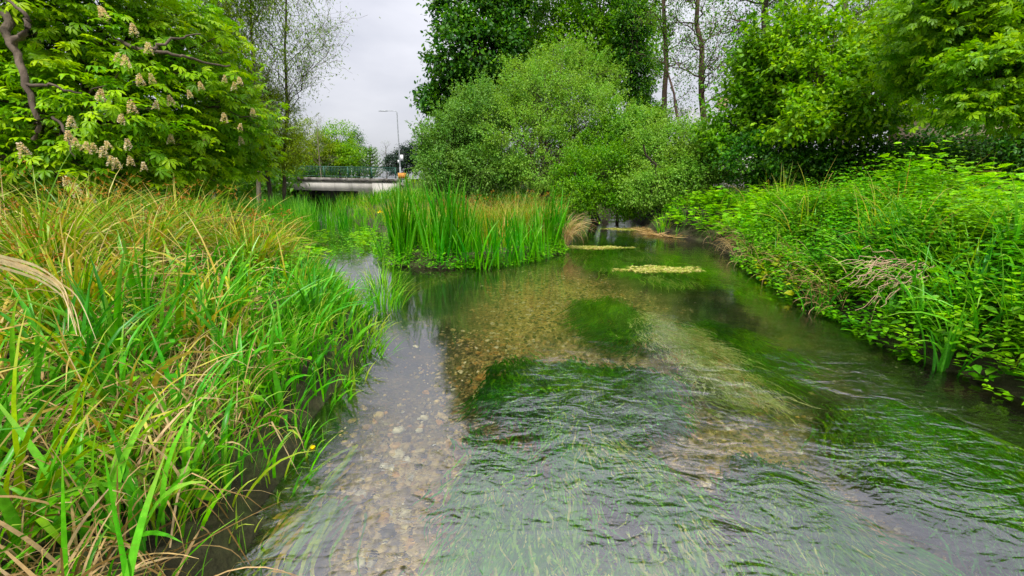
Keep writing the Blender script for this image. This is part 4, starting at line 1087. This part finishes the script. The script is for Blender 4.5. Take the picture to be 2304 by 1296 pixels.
# ------------------------------------------------------------------ yellow flag iris on the island, leaf by leaf
iris_leaf = []
for k in range(9):
    o1 = np.ones(1)
    v, q, va, ta = blades(np.zeros((1, 3)), np.zeros(1), o1 * R.uniform(.0, .1), o1, o1 * R.uniform(.042, .06), o1 * (R.uniform(.05, .22) if k < 7 else .8), 8, None, 3, rnd=o1 * (k + .5) / 9, twist=.35, power=2.2, sharp=3.0)
    iris_leaf.append(make_mesh('leaf', v, q, M['iris'], True, {'v': va, 't': ta}))
def iris(x, y, hgt, label, nleaf=7, group='iris plants on the island', z=None):
    z = max(float(height(np.array([x]), np.array([y]))[0]), -.15) if z is None else z
    root = empty('iris_plant', (x, y, z), label, 'iris', group)
    fan = R.uniform(-.5, .5)
    for k in range(nleaf):
        o = link('leaf', iris_leaf[int(R.integers(0, 9 if k % 3 == 0 else 7))], root)
        u = (k - (nleaf - 1) / 2)
        o.location = (u * .035 * math.cos(fan) + R.normal() * .02, u * .035 * math.sin(fan) + R.normal() * .03, -.02)
        o.rotation_euler = (R.normal() * .06, u * .055 + R.normal() * .06, fan + R.choice([0, PI]) + R.normal() * .35)
        s = hgt * R.uniform(.72, 1.05)
        o.scale = (s * .6 + .45, s * .6 + .45, s)
    return root
irl = {'tall': 'tall dark iris plant in the dense stand at the left of the island',
       'front': 'iris plant with upright sword leaves along the front water edge of the island',
       'right': 'iris plant with paler leaning leaves at the right end of the island'}
first = None
for i in range(20):
    x = R.uniform(-2.9, -1.1); y = 9.1 + R.uniform(.0, 1.2) + max(0, -2.3 - x) * .9
    r = iris(x, y, R.uniform(1.45, 1.95), irl['tall'])
    first = first or r
for i in range(15):
    x = -1.6 + 2.5 * (i + R.random() * .7) / 15; y = 8.92 + max(0, x + .6) * .75 + R.uniform(0, .35)
    iris(x, y, R.uniform(.95, 1.3), irl['front'])
for i in range(6):
    x = R.uniform(.9, 1.45); y = 10.7 + (x - .9) * 1.3 + R.uniform(0, .5)
    iris(x, y, R.uniform(1.3, 1.75), irl['right'], 6)
grass('iris_leaves', spots_where(420, -3.2, 1.3, 9, 12.5, lambda x, y: is_island(x, y, .1, 1.6)), M['iris'], (.8, 1.2), (.03, .05), .1, .22, seg=6, cols=3, crad=.08, clump=7)
# the one open flower
p = at(855, 482, 9.6)
ir = iris(float(p[0]), 9.6, 1.0, 'iris plant carrying the single open yellow flower', 4, None, z=.02)
link('stem', tube_mesh('stem', [(np.array([[0, 0, 0], [.02, 0, .5], [.0, 0, float(p[2]) + .02]]), [.008, .007, .005])], M['nettle'], 5), ir)
S = Soup()
for k in range(3):
    a = k * 2.094 + .4
    v, f, va = scatter(OVATE[0] * np.array([1, 1.3, 2.5]), OVATE[1], np.zeros((1, 3)), np.array([[math.cos(a), math.sin(a), .15]]), np.array([[0, 0, 1.]]), .085, np.array([.3])); S.add(v, f, v=va)
    a += 1.05
    v, f, va = scatter(OVATE[0] * np.array([1, .8, 1]), OVATE[1], np.zeros((1, 3)), np.array([[math.cos(a) * .3, math.sin(a) * .3, 1]]), np.array([[math.cos(a), math.sin(a), 0.]]), .06, np.array([.8])); S.add(v, f, v=va)
link('flower', S.mesh('flower', M['petal']), ir, (0, 0, float(p[2]) + .02))

# ------------------------------------------------------------------ sedge tussocks
def tussock(x, y, h, n, label, mat='sedge', group=None, heads=0, az=None, droop=1.2, w=(.007, .014), straw=.0, z=None, rad=.16):
    z = float(height(np.array([x]), np.array([y]))[0]) if z is None else z
    root = empty('sedge_tussock', (x, y, z), label, 'sedge', group)
    def part(name, n_, m, Lr, wr, dr):
        a = U(0, 6.28, n_) if az is None else az + R.normal(size=n_) * .9
        r = np.sqrt(R.random(n_)) * rad
        base = np.stack([np.cos(a) * r, np.sin(a) * r, np.zeros(n_) - .04], 1)
        v, q, va, ta = blades(base, a, np.abs(R.normal(size=n_)) * .25, U(*Lr, n_), U(*wr, n_), np.maximum(.2, R.normal(dr, .4, n_)), 7, (.15, 1.2))
        o = link(name, make_mesh(name, v, q, m, True, {'v': va, 't': ta}), root); o['kind'] = 'stuff'
    part('leaves', n, M[mat], (h * .8, h * 1.35), w, droop)
    if straw: part('dead_leaves', int(n * straw), M['straw'], (h * .6, h * 1.2), (.004, .009), droop * 1.5)
    if heads:
        a = U(0, 6.28, heads); L = U(h * .95, h * 1.2, heads)
        base = np.stack([np.cos(a) * rad * .5, np.sin(a) * rad * .5, np.zeros(heads)], 1)
        t = U(.1, .4, heads)
        v, q, va, ta = blades(base, a, t, L, np.full(heads, .004), U(.2, .7, heads), 5)
        stem_o = link('flower_stems', make_mesh('flower_stems', v, q, M['sedge'], True, {'v': va, 't': ta}), root); stem_o['kind'] = 'stuff'
        tipv = v.reshape(heads, 6, 2, 3).mean(2)[:, 3:]
        k = 14
        P = tipv[np.arange(heads)[:, None], R.integers(0, 3, (heads, k))].reshape(-1, 3) + R.normal(size=(heads * k, 3)) * .018
        v, f, va = leaf_cloud(P, rand_dirs(len(P)), SLIM, .055, -.3)
        o = link('flower_heads', make_mesh('flower_heads', v, f, M['rust'], False, {'v': va}), root); o['kind'] = 'stuff'
    return root
TG = 'sedge tussocks on the left bank'
for (px, py, y, h, lab) in [(60, 420, 4.2, 1.1, 'yellowing sedge tussock at the left edge below the chestnut'), (170, 400, 5.5, 1.2, 'sedge tussock under the lowest chestnut candles'),
                            (280, 400, 5.2, 1.15, 'sedge tussock with crossing olive leaves left of the brown crest'), (380, 400, 6.3, 1.25, 'brown topped sedge tussock on the crest of the left bank'),
                            (470, 410, 6.6, 1.2, 'arching sedge tussock at the right shoulder of the left bank'), (540, 440, 6.0, 1.05, 'long leaved sedge tussock leaning down towards the river'),
                            (110, 500, 3.2, .95, 'broad leaved sedge tussock in the left foreground'), (600, 470, 7.0, .9, 'straw coloured sedge tussock nearest to the far channel')]:
    q = at(px, py, y)
    tussock(float(q[0]), y, h, 170, lab, 'sedge', TG, 16, None, 1.25, (.012, .028), .6)
IG = 'sedge tussocks on the island'
for (px, y, h, lab) in [(1040, 12.5, 1.2, 'rusty sedge tussock behind the front iris row at its left'), (1100, 11.9, 1.25, 'rusty sedge tussock in the middle of the island'),
                        (1160, 11.6, 1.3, 'tallest rusty sedge tussock of the island'), (1215, 11.8, 1.2, 'sedge tussock at the right shoulder of the island')]:
    q = at(px, 500, y)
    tussock(float(q[0]), y, h, 260, lab, 'sedge', IG, 26, None, 1.0, (.007, .014), .25, rad=.3)
q = at(1262, 500, 11.9)
tussock(float(q[0]), 11.9, .95, 120, 'drooping straw tussock trailing into the water at the island corner', 'straw', IG, 0, -.6, 2.0, (.006, .012), .5, rad=.25)

# ------------------------------------------------------------------ single foreground plants, leaf by leaf
def blade_mesh(name, L, w, mat, tilt, droop, v=.5, seg=9, twist=.15, power=1.6, sharp=3.0):
    o1 = np.ones(1)
    a = blades(np.zeros((1, 3)), np.zeros(1), o1 * tilt, o1 * L, o1 * w, o1 * droop, seg, None, 3, rnd=o1 * v, twist=twist, power=power, sharp=sharp)
    return make_mesh(name, a[0], a[1], mat, True, {'v': a[2], 't': a[3]})
def plant(name, label, cat, x, y, z, leaves, mat, group=None):
    """leaves: (length, width, tilt, droop, azimuth, value)"""
    root = empty(name, (x, y, z), label, cat, group)
    for (L, w, ti, dr, az, val) in leaves:
        o = link('leaf', blade_mesh('leaf', L, w, mat, ti, dr, val), root)
        o.rotation_euler = (0, 0, az); o.location = (R.normal() * .008, R.normal() * .008, 0)
    return root
# three great sword leaves right in front at the lower left
b0 = at(230, 1480, 1.12)
sw = empty('sword_leaf_plant', tuple(b0), 'three great upright sword leaves close to the viewer at the lower left', 'plant')
for pts, w, val in ((((150, 1480), (147, 1300), (142, 1150), (140, 1025)), .020, .5), (((300, 1480), (285, 1290), (255, 1140), (230, 995)), .021, .35), (((270, 1480), (290, 1280), (325, 1150), (372, 1020)), .018, .9)):
    K = np.array([at(x, y_, 1.12 + .06 * i) for i, (x, y_) in enumerate(pts)])
    t2 = np.linspace(0, 1, 17); P = np.stack([np.interp(t2, np.linspace(0, 1, 4), K[:, i]) for i in range(3)], 1)
    for _ in range(3): P[1:-1] = (P[:-2] + 2 * P[1:-1] + P[2:]) / 4
    T = norm(np.gradient(P, axis=0)); sd_ = norm(np.cross(T, np.array([.25, 1, .35]))); fo = np.cross(sd_, T)
    ww = (w * (1 - t2 ** 2.6) + .0008)[:, None]
    V = np.stack([P - sd_ * ww, P + fo * ww * .4, P + sd_ * ww], 1).reshape(-1, 3) - b0
    i = (np.arange(16) * 3)[:, None] + np.arange(2)
    link('leaf', make_mesh('leaf', V, np.stack([i, i + 1, i + 4, i + 3], -1).reshape(-1, 4), M['reed'], True, {'v': np.full(32, val), 't': np.repeat((t2[:-1] + t2[1:]) / 2, 2)}), sw)
# reed canary plants on the left bank, each with its own leaves
RG = 'broad leaved reed plants on the left bank'
for (px, py, y, h, lab) in [(335, 760, 3.3, .95, 'tall bright reed plant in the middle of the left bank'), (470, 760, 3.4, .8, 'bright reed plant with long leaves reaching up right'),
                            (280, 940, 2.4, .75, 'arching reed plant in the left foreground'), (560, 930, 2.8, .65, 'reed plant bowing over the water edge'),
                            (640, 860, 3.3, .6, 'small reed plant at the water edge under the nettles'), (690, 740, 4.4, .7, 'slender reed plant near the bend of the left bank'),
                            (420, 1060, 2.1, .6, 'low reed plant beside the straw heap'), (120, 840, 2.6, .9, 'leaning reed plant at the left edge')]:
    q = at(px, py, y); x = min(float(q[0]), -1.5)
    z = float(height(np.array([x]), np.array([y]))[0]) - .02
    plant('reed_plant', lab, 'reed', x, y, z, [(h * R.uniform(.7, 1.15), R.uniform(.018, .03), abs(R.normal()) * .25 + .05, R.uniform(.5, 1.7), R.uniform(-PI, PI), R.random()) for _ in range(11)], M['reed'], RG)
for (px, y, h, lab) in [(190, 2.7, .95, 'dark upright sword leaved plant behind the dead leaf sheaf'), (265, 3.4, .95, 'upright sword leaved plant left of the tall bright reed'), (520, 5.2, .8, 'sword leaved plant in the hollow below the brown crest')]:
    q = at(px, 500, y); x = float(q[0]); z = float(height(np.array([x]), np.array([y]))[0]) - .02
    plant('sword_leaf_plant', lab, 'plant', x, y, z, [(h * R.uniform(.7, 1.15), R.uniform(.03, .045), abs(R.normal()) * .18 + .03, R.uniform(.1, .5), R.uniform(-PI, PI), R.random()) for _ in range(9)], M['iris'], 'sword leaved plants on the left bank')
RG2 = 'broad leaved reed plants on the right bank'
for (px, py, y, h, lab) in [(2050, 800, 4.3, .8, 'bright reed plant standing at the water on the right bank'), (2170, 760, 4.2, .95, 'tall reed plant in the middle of the right bank edge'),
                            (1990, 760, 4.7, .6, 'small reed plant overhanging the water below the dead twigs'), (2240, 700, 4.4, 1.0, 'tall reed plant near the right edge'),
                            (2120, 840, 3.9, .6, 'low reed plant dipping its leaves in the river')]:
    q = at(px, py, y); x = max(float(q[0]), 4.15)
    z = max(0, float(height(np.array([x]), np.array([y]))[0])) - .02
    plant('reed_plant', lab, 'reed', x, y, z, [(h * R.uniform(.7, 1.15), R.uniform(.024, .038), abs(R.normal()) * .25 + .05, R.uniform(.4, 1.5), R.uniform(-PI, PI), R.random()) for _ in range(12)], M['reed'], RG2)
# grass tuft standing in the water off the left bank
for (px, py, y, n_, h, lab) in [(860, 705, 6.0, 130, .55, 'bright grass tuft standing in the water off the left bank'), (862, 640, 7.4, 60, .5, 'smaller grass tuft in the inlet behind the first tuft')]:
    q = at(px, py, y)
    t_ = tussock(float(q[0]), y, h, n_, lab, 'grass', 'grass tufts in the water', 0, None, .8, (.007, .013), 0, z=-.05, rad=.28)
    t_.name = 'grass_tuft'; t_['category'] = 'grass tuft'
# big dead sheaf bending in from the left edge
q = at(-60, 700, 2.3)
sh = empty('dead_leaf_sheaf', tuple(q), 'pale dead leaf sheaf bending in from the left edge with hanging shreds', 'dead leaves')
pts = [at(-80, 560, 2.3), at(0, 575, 2.3), at(80, 600, 2.25), at(140, 640, 2.2)]
for k in range(6):
    P = np.array(pts) + R.normal(size=(4, 3)) * .012 + np.array([0, 0, -.012 * k])
    P = np.concatenate([P, [P[-1] + np.array([.03 + .02 * R.normal(), -.02, -.10]), P[-1] + np.array([.05 + .04 * R.normal(), -.04, -.24 - .05 * R.random()])]])
    tt = np.linspace(0, 1, 6); t2 = np.linspace(0, 1, 16)
    P = np.stack([np.interp(t2, tt, P[:, i]) for i in range(3)], 1)
    P[1:-1] = (P[:-2] + P[1:-1] * 2 + P[2:]) / 4
    w = .009 * (1 - t2 ** 3) + .002
    side = norm(np.cross(np.gradient(P, axis=0), np.array([.3, 1, .3])))
    V = np.stack([P - side * w[:, None], P + side * w[:, None]], 1).reshape(-1, 3) - q
    i = np.arange(15) * 2
    link('leaf', make_mesh('leaf', V, np.stack([i, i + 1, i + 3, i + 2], 1), M['pale_straw'], True, {'v': np.full(15, .7 + .3 * R.random())}), sh)

# nettles in the left foreground, leaf by leaf
nl = make_mesh('leaf', OVATE[0], OVATE[1], M['nettle'], False, {'v': np.full(len(OVATE[1]), .75)})
for (px, py, y, h, lab) in [(560, 700, 4.2, .55, 'dark nettle in the shade of the arching sedge'), (600, 660, 4.8, .55, 'nettle beside the long leaved sedge on the left bank'), (190, 950, 2.0, .4, 'young nettle among the straw in the left foreground'),
                            (440, 1180, 1.75, .22, 'small nettle at the foot of the reed plants by the water')]:
    q = at(px, py, y); x = min(-1.45, float(q[0])); z = float(height(np.array([x]), np.array([y]))[0])
    ro = empty('nettle_plant', (x, y, z), lab, 'nettle', 'nettles on the left bank')
    link('stem', tube_mesh('stem', [(np.array([[0, 0, -.03], [.01, 0, h * .5], [.03, .01, h]]), [.006, .005, .003])], M['nettle'], 5), ro)
    for k in range(6):
        for s in (0, PI):
            o = link('leaf', nl, ro, (.02, 0, h * (.3 + .7 * k / 5)))
            o.rotation_euler = (R.normal() * .2, .2 + R.normal() * .2, s + k * 1.57 + R.normal() * .2); s_ = R.uniform(.08, .13) * (1 - .06 * k); o.scale = (s_,) * 3

# heap of dead twigs hanging on the right bank
q = at(1990, 630, 4.75)
tw = empty('dead_twig_heap', tuple(q), 'tangle of dry brown twigs hanging over the right bank', 'dead twigs')
for k in range(30):
    a = np.array([R.uniform(.0, .6), R.uniform(-.1, .3), R.uniform(-.05, .2)])
    ang = R.uniform(2.4, 4.0)
    L = R.uniform(.35, .85)
    b_ = a + np.array([math.cos(ang) * L, -.25 * L + R.normal() * .1, math.sin(ang) * L * .5 - .1])
    P = wander(a, b_, 9, .05); P[:, 2] += np.sin(np.linspace(0, PI, 9)) * R.uniform(-.06, .14)
    link('twig', tube_mesh('twig', [(P, np.linspace(.0065, .0025, 9))], M['twig'], 4), tw)

# gravel spit with drift at the right bend
def spit():
    p = spots_where(500, 4.2, 6.6, 14.3, 17.5, lambda x, y: np.abs(signed(x, y)) < .35)
    v, q, va, ta = blades(np.stack([p[:, 0], p[:, 1], np.full(len(p), .02)], 1), U(-PI, PI, len(p)), U(1.2, 1.5, len(p)), U(.2, .6, len(p)), U(.012, .025, len(p)), U(0, .3, len(p)), 4)
    tag(link('driftwood_litter', make_mesh('driftwood_litter', v, q, M['straw'], True, {'v': va * .7, 't': ta})), kind='stuff')
spit()

# ------------------------------------------------------------------ water weed streaming with the current
def weed_strips(n, cx, cy, rx, ry, L, W, ztop, zroot, flow=-PI / 2, spread=.22, seg=6, wave=.05, rot=0):
    m = max(6, n // 45)
    r = np.sqrt(R.random(m)) * R.uniform(.75, 1.12, m); a = U(0, 6.28, m)
    wh = R.integers(0, m, n); cs = R.uniform(.035, .11, m)[wh] * (.6 + .5 * max(rx, ry))
    r = r[wh]
    ex = np.cos(a)[wh] * r * rx + R.normal(size=n) * cs; ey = np.sin(a)[wh] * r * ry + R.normal(size=n) * cs
    c, s = math.cos(rot), math.sin(rot)
    bx, by = cx + ex * c - ey * s, cy + ex * s + ey * c
    edge = np.clip(1 - r ** 2, 0, 1)
    Ln = U(*L, n) * R.uniform(.6, 1.3, m)[wh]
    fl = flow + R.normal(size=n) * spread * .5 + R.normal(size=m)[wh] * spread + (ex / rx) * .2
    t = np.linspace(0, 1, seg + 1)
    ph = U(0, 6.28, m)[wh] + R.normal(size=n) * .5
    side = np.stack([-np.sin(fl), np.cos(fl)], 1); d = np.stack([np.cos(fl), np.sin(fl)], 1)
    off = np.sin(t[None] * 5 + ph[:, None]) * wave * t[None]
    XY = np.stack([bx, by], 1)[:, None] + d[:, None] * (Ln[:, None] * (t[None] - .35))[..., None] + side[:, None] * off[..., None]
    top = ztop - U(0, .10, n) * (1.2 - edge)
    z = zroot + (top - zroot)[:, None] * np.sin(np.minimum(1, t[None] * 1.6 + .25) * PI / 2) + R.normal(size=(n, seg + 1)) * .006
    z = np.minimum(z, ztop)
    P = np.concatenate([XY, z[..., None]], 2)
    w = U(*W, n)[:, None] * .5 * (1 - t ** 3)[None] + .001
    tl = R.normal(size=(n, 1)) * .5
    sd3 = np.concatenate([side * np.cos(tl), np.sin(tl)], 1)
    V = np.stack([P - sd3[:, None] * w[..., None], P + sd3[:, None] * w[..., None]], 2).reshape(-1, 3)
    i = (np.arange(n)[:, None] * (seg + 1) + np.arange(seg)[None]) * 2
    q = np.stack([i, i + 1, i + 3, i + 2], -1).reshape(-1, 4)
    return V, q, np.repeat(np.clip(R.random(m)[wh] + R.normal(size=n) * .2, 0, 1), seg), np.tile((t[:-1] + t[1:]) / 2, n)
def weed(label, parts, mat, name='water_weed_bed', cat='water weed', group='water weed beds'):
    S = Soup()
    for p in parts:
        v, q, va, ta = weed_strips(*p[:-1], **p[-1]); S.add(v, q, v=va, t=ta)
    c = parts[0]
    o = link(name, S.mesh(name, M[mat], True, (c[1], c[2], -.3)), None, (c[1], c[2], -.3))
    return tag(o, label, cat, group)
weed('dark green weed bed just under the rippled water in the middle', [(5500, .55, 3.6, .85, .62, (.25, .55), (.010, .022), -.06, -.36, {})], 'weed')
weed('long pale green streamers spreading towards the viewer at the bottom', [(3600, .35, 2.15, .75, .95, (.2, .5), (.008, .018), -.04, -.34, {'wave': .04}), (70, .45, 2.0, .8, .8, (.15, .35), (.006, .010), .003, -.1, {'wave': .05})], 'weed_light')
weed('dark weed tress beside the pale floating bed', [(1500, 1.45, 5.6, .42, 1.1, (.5, 1.0), (.008, .016), -.03, -.36, {'flow': -2.0})], 'weed')
weed('pale whitish weed bed breaking the surface right of the middle', [(4200, 1.95, 4.5, .38, 1.35, (.15, .4), (.006, .012), -.012, -.25, {'flow': -1.35, 'rot': .08})], 'weed_pale')
weed('big dark weed bed at the lower right', [(6000, 2.95, 2.55, .62, .7, (.25, .55), (.009, .020), -.06, -.36, {'flow': -1.9})], 'weed')
weed('small round weed bed at the lower right of the middle', [(2600, 1.62, 2.2, .25, .38, (.15, .35), (.008, .016), -.06, -.36, {})], 'weed')
weed('fresh green weed sheet before the right channel', [(3600, 2.9, 10.2, 1.5, 2.6, (.5, 1.1), (.014, .026), -.03, -.36, {'flow': -1.7})], 'weed_light')
weed('deep green weed bed under the far right channel', [(2200, 3.6, 15.5, 1.3, 4, (.7, 1.4), (.02, .035), -.06, -.36, {'flow': -1.9})], 'weed')
weed('dark weed bed between the pale bed and the right bank', [(1900, 2.55, 4.6, .45, .95, (.3, .7), (.008, .015), -.05, -.36, {})], 'weed')
weed('green weed fringe along the foot of the right bank', [(1500, 4.2, 7.9, .5, 1.5, (.4, .9), (.010, .02), -.05, -.36, {'flow': -1.4})], 'weed')
weed('faint weed bed at the bottom right edge', [(1800, 1.6, 1.55, .55, .35, (.3, .6), (.005, .011), -.06, -.34, {})], 'weed_light')
weed('olive ribbon leaves streaming under the left bank at the bottom', [(70, -1.12, 1.9, .14, .7, (.35, .7), (.014, .03), -.03, -.2, {'flow': -1.75, 'spread': .15})], 'sedge')
MG = 'floating weed mats'
for (px, py, rx, ry, n_, lab) in [(1335, 557, .75, .28, 700, 'yellowish floating weed mat beside the island corner'), (1480, 606, .62, .26, 700, 'yellowish floating weed mat in the middle of the stream'), (1420, 515, 1.0, .5, 600, 'faint floating weed mat near the gravel spit')]:
    q = at(px, py, 1); d = q - np.array([0, 0, EYE]); q = np.array([0, 0, EYE]) + d * (-EYE / d[2])
    S = Soup()
    k_ = n_ * 3; aa = U(0, 6.28, k_)
    cc = R.normal(size=(40, 2)); wc = R.integers(0, 40, k_)
    v, f, va = scatter(SLIM[0], SLIM[1], np.stack([q[0] + (cc[wc, 0] * .5 + R.normal(size=k_) * .13) * rx, q[1] + (cc[wc, 1] * .5 + R.normal(size=k_) * .15) * ry, np.abs(R.normal(size=k_)) * .006 + .003], 1), np.stack([np.cos(aa), np.sin(aa), R.normal(size=k_) * .12], 1), np.array([0, 0, 1.]) + R.normal(size=(k_, 3)) * .2, .10, R.random(k_))
    S.add(v, f, v=va)
    tag(link('floating_weed_mat', S.mesh('floating_weed_mat', M['mat'], False, (q[0], q[1], 0)), None, (q[0], q[1], 0)), lab, 'water weed', MG)
# a fallen yellow petal on the water
q = at(703, 1012, 1); d = q - np.array([0, 0, EYE]); q = np.array([0, 0, EYE]) + d * (-EYE / d[2])
tag(link('fallen_petal', make_mesh('fallen_petal', OVATE[0] * np.array([.06, .07, .05]) + np.array([0, 0, .006]), OVATE[1], M['petal'], False, {'v': np.full(len(OVATE[1]), .5)}), None, tuple(q)), 'yellow petal floating by the left bank', 'petal').rotation_euler = (0, 0, 2)
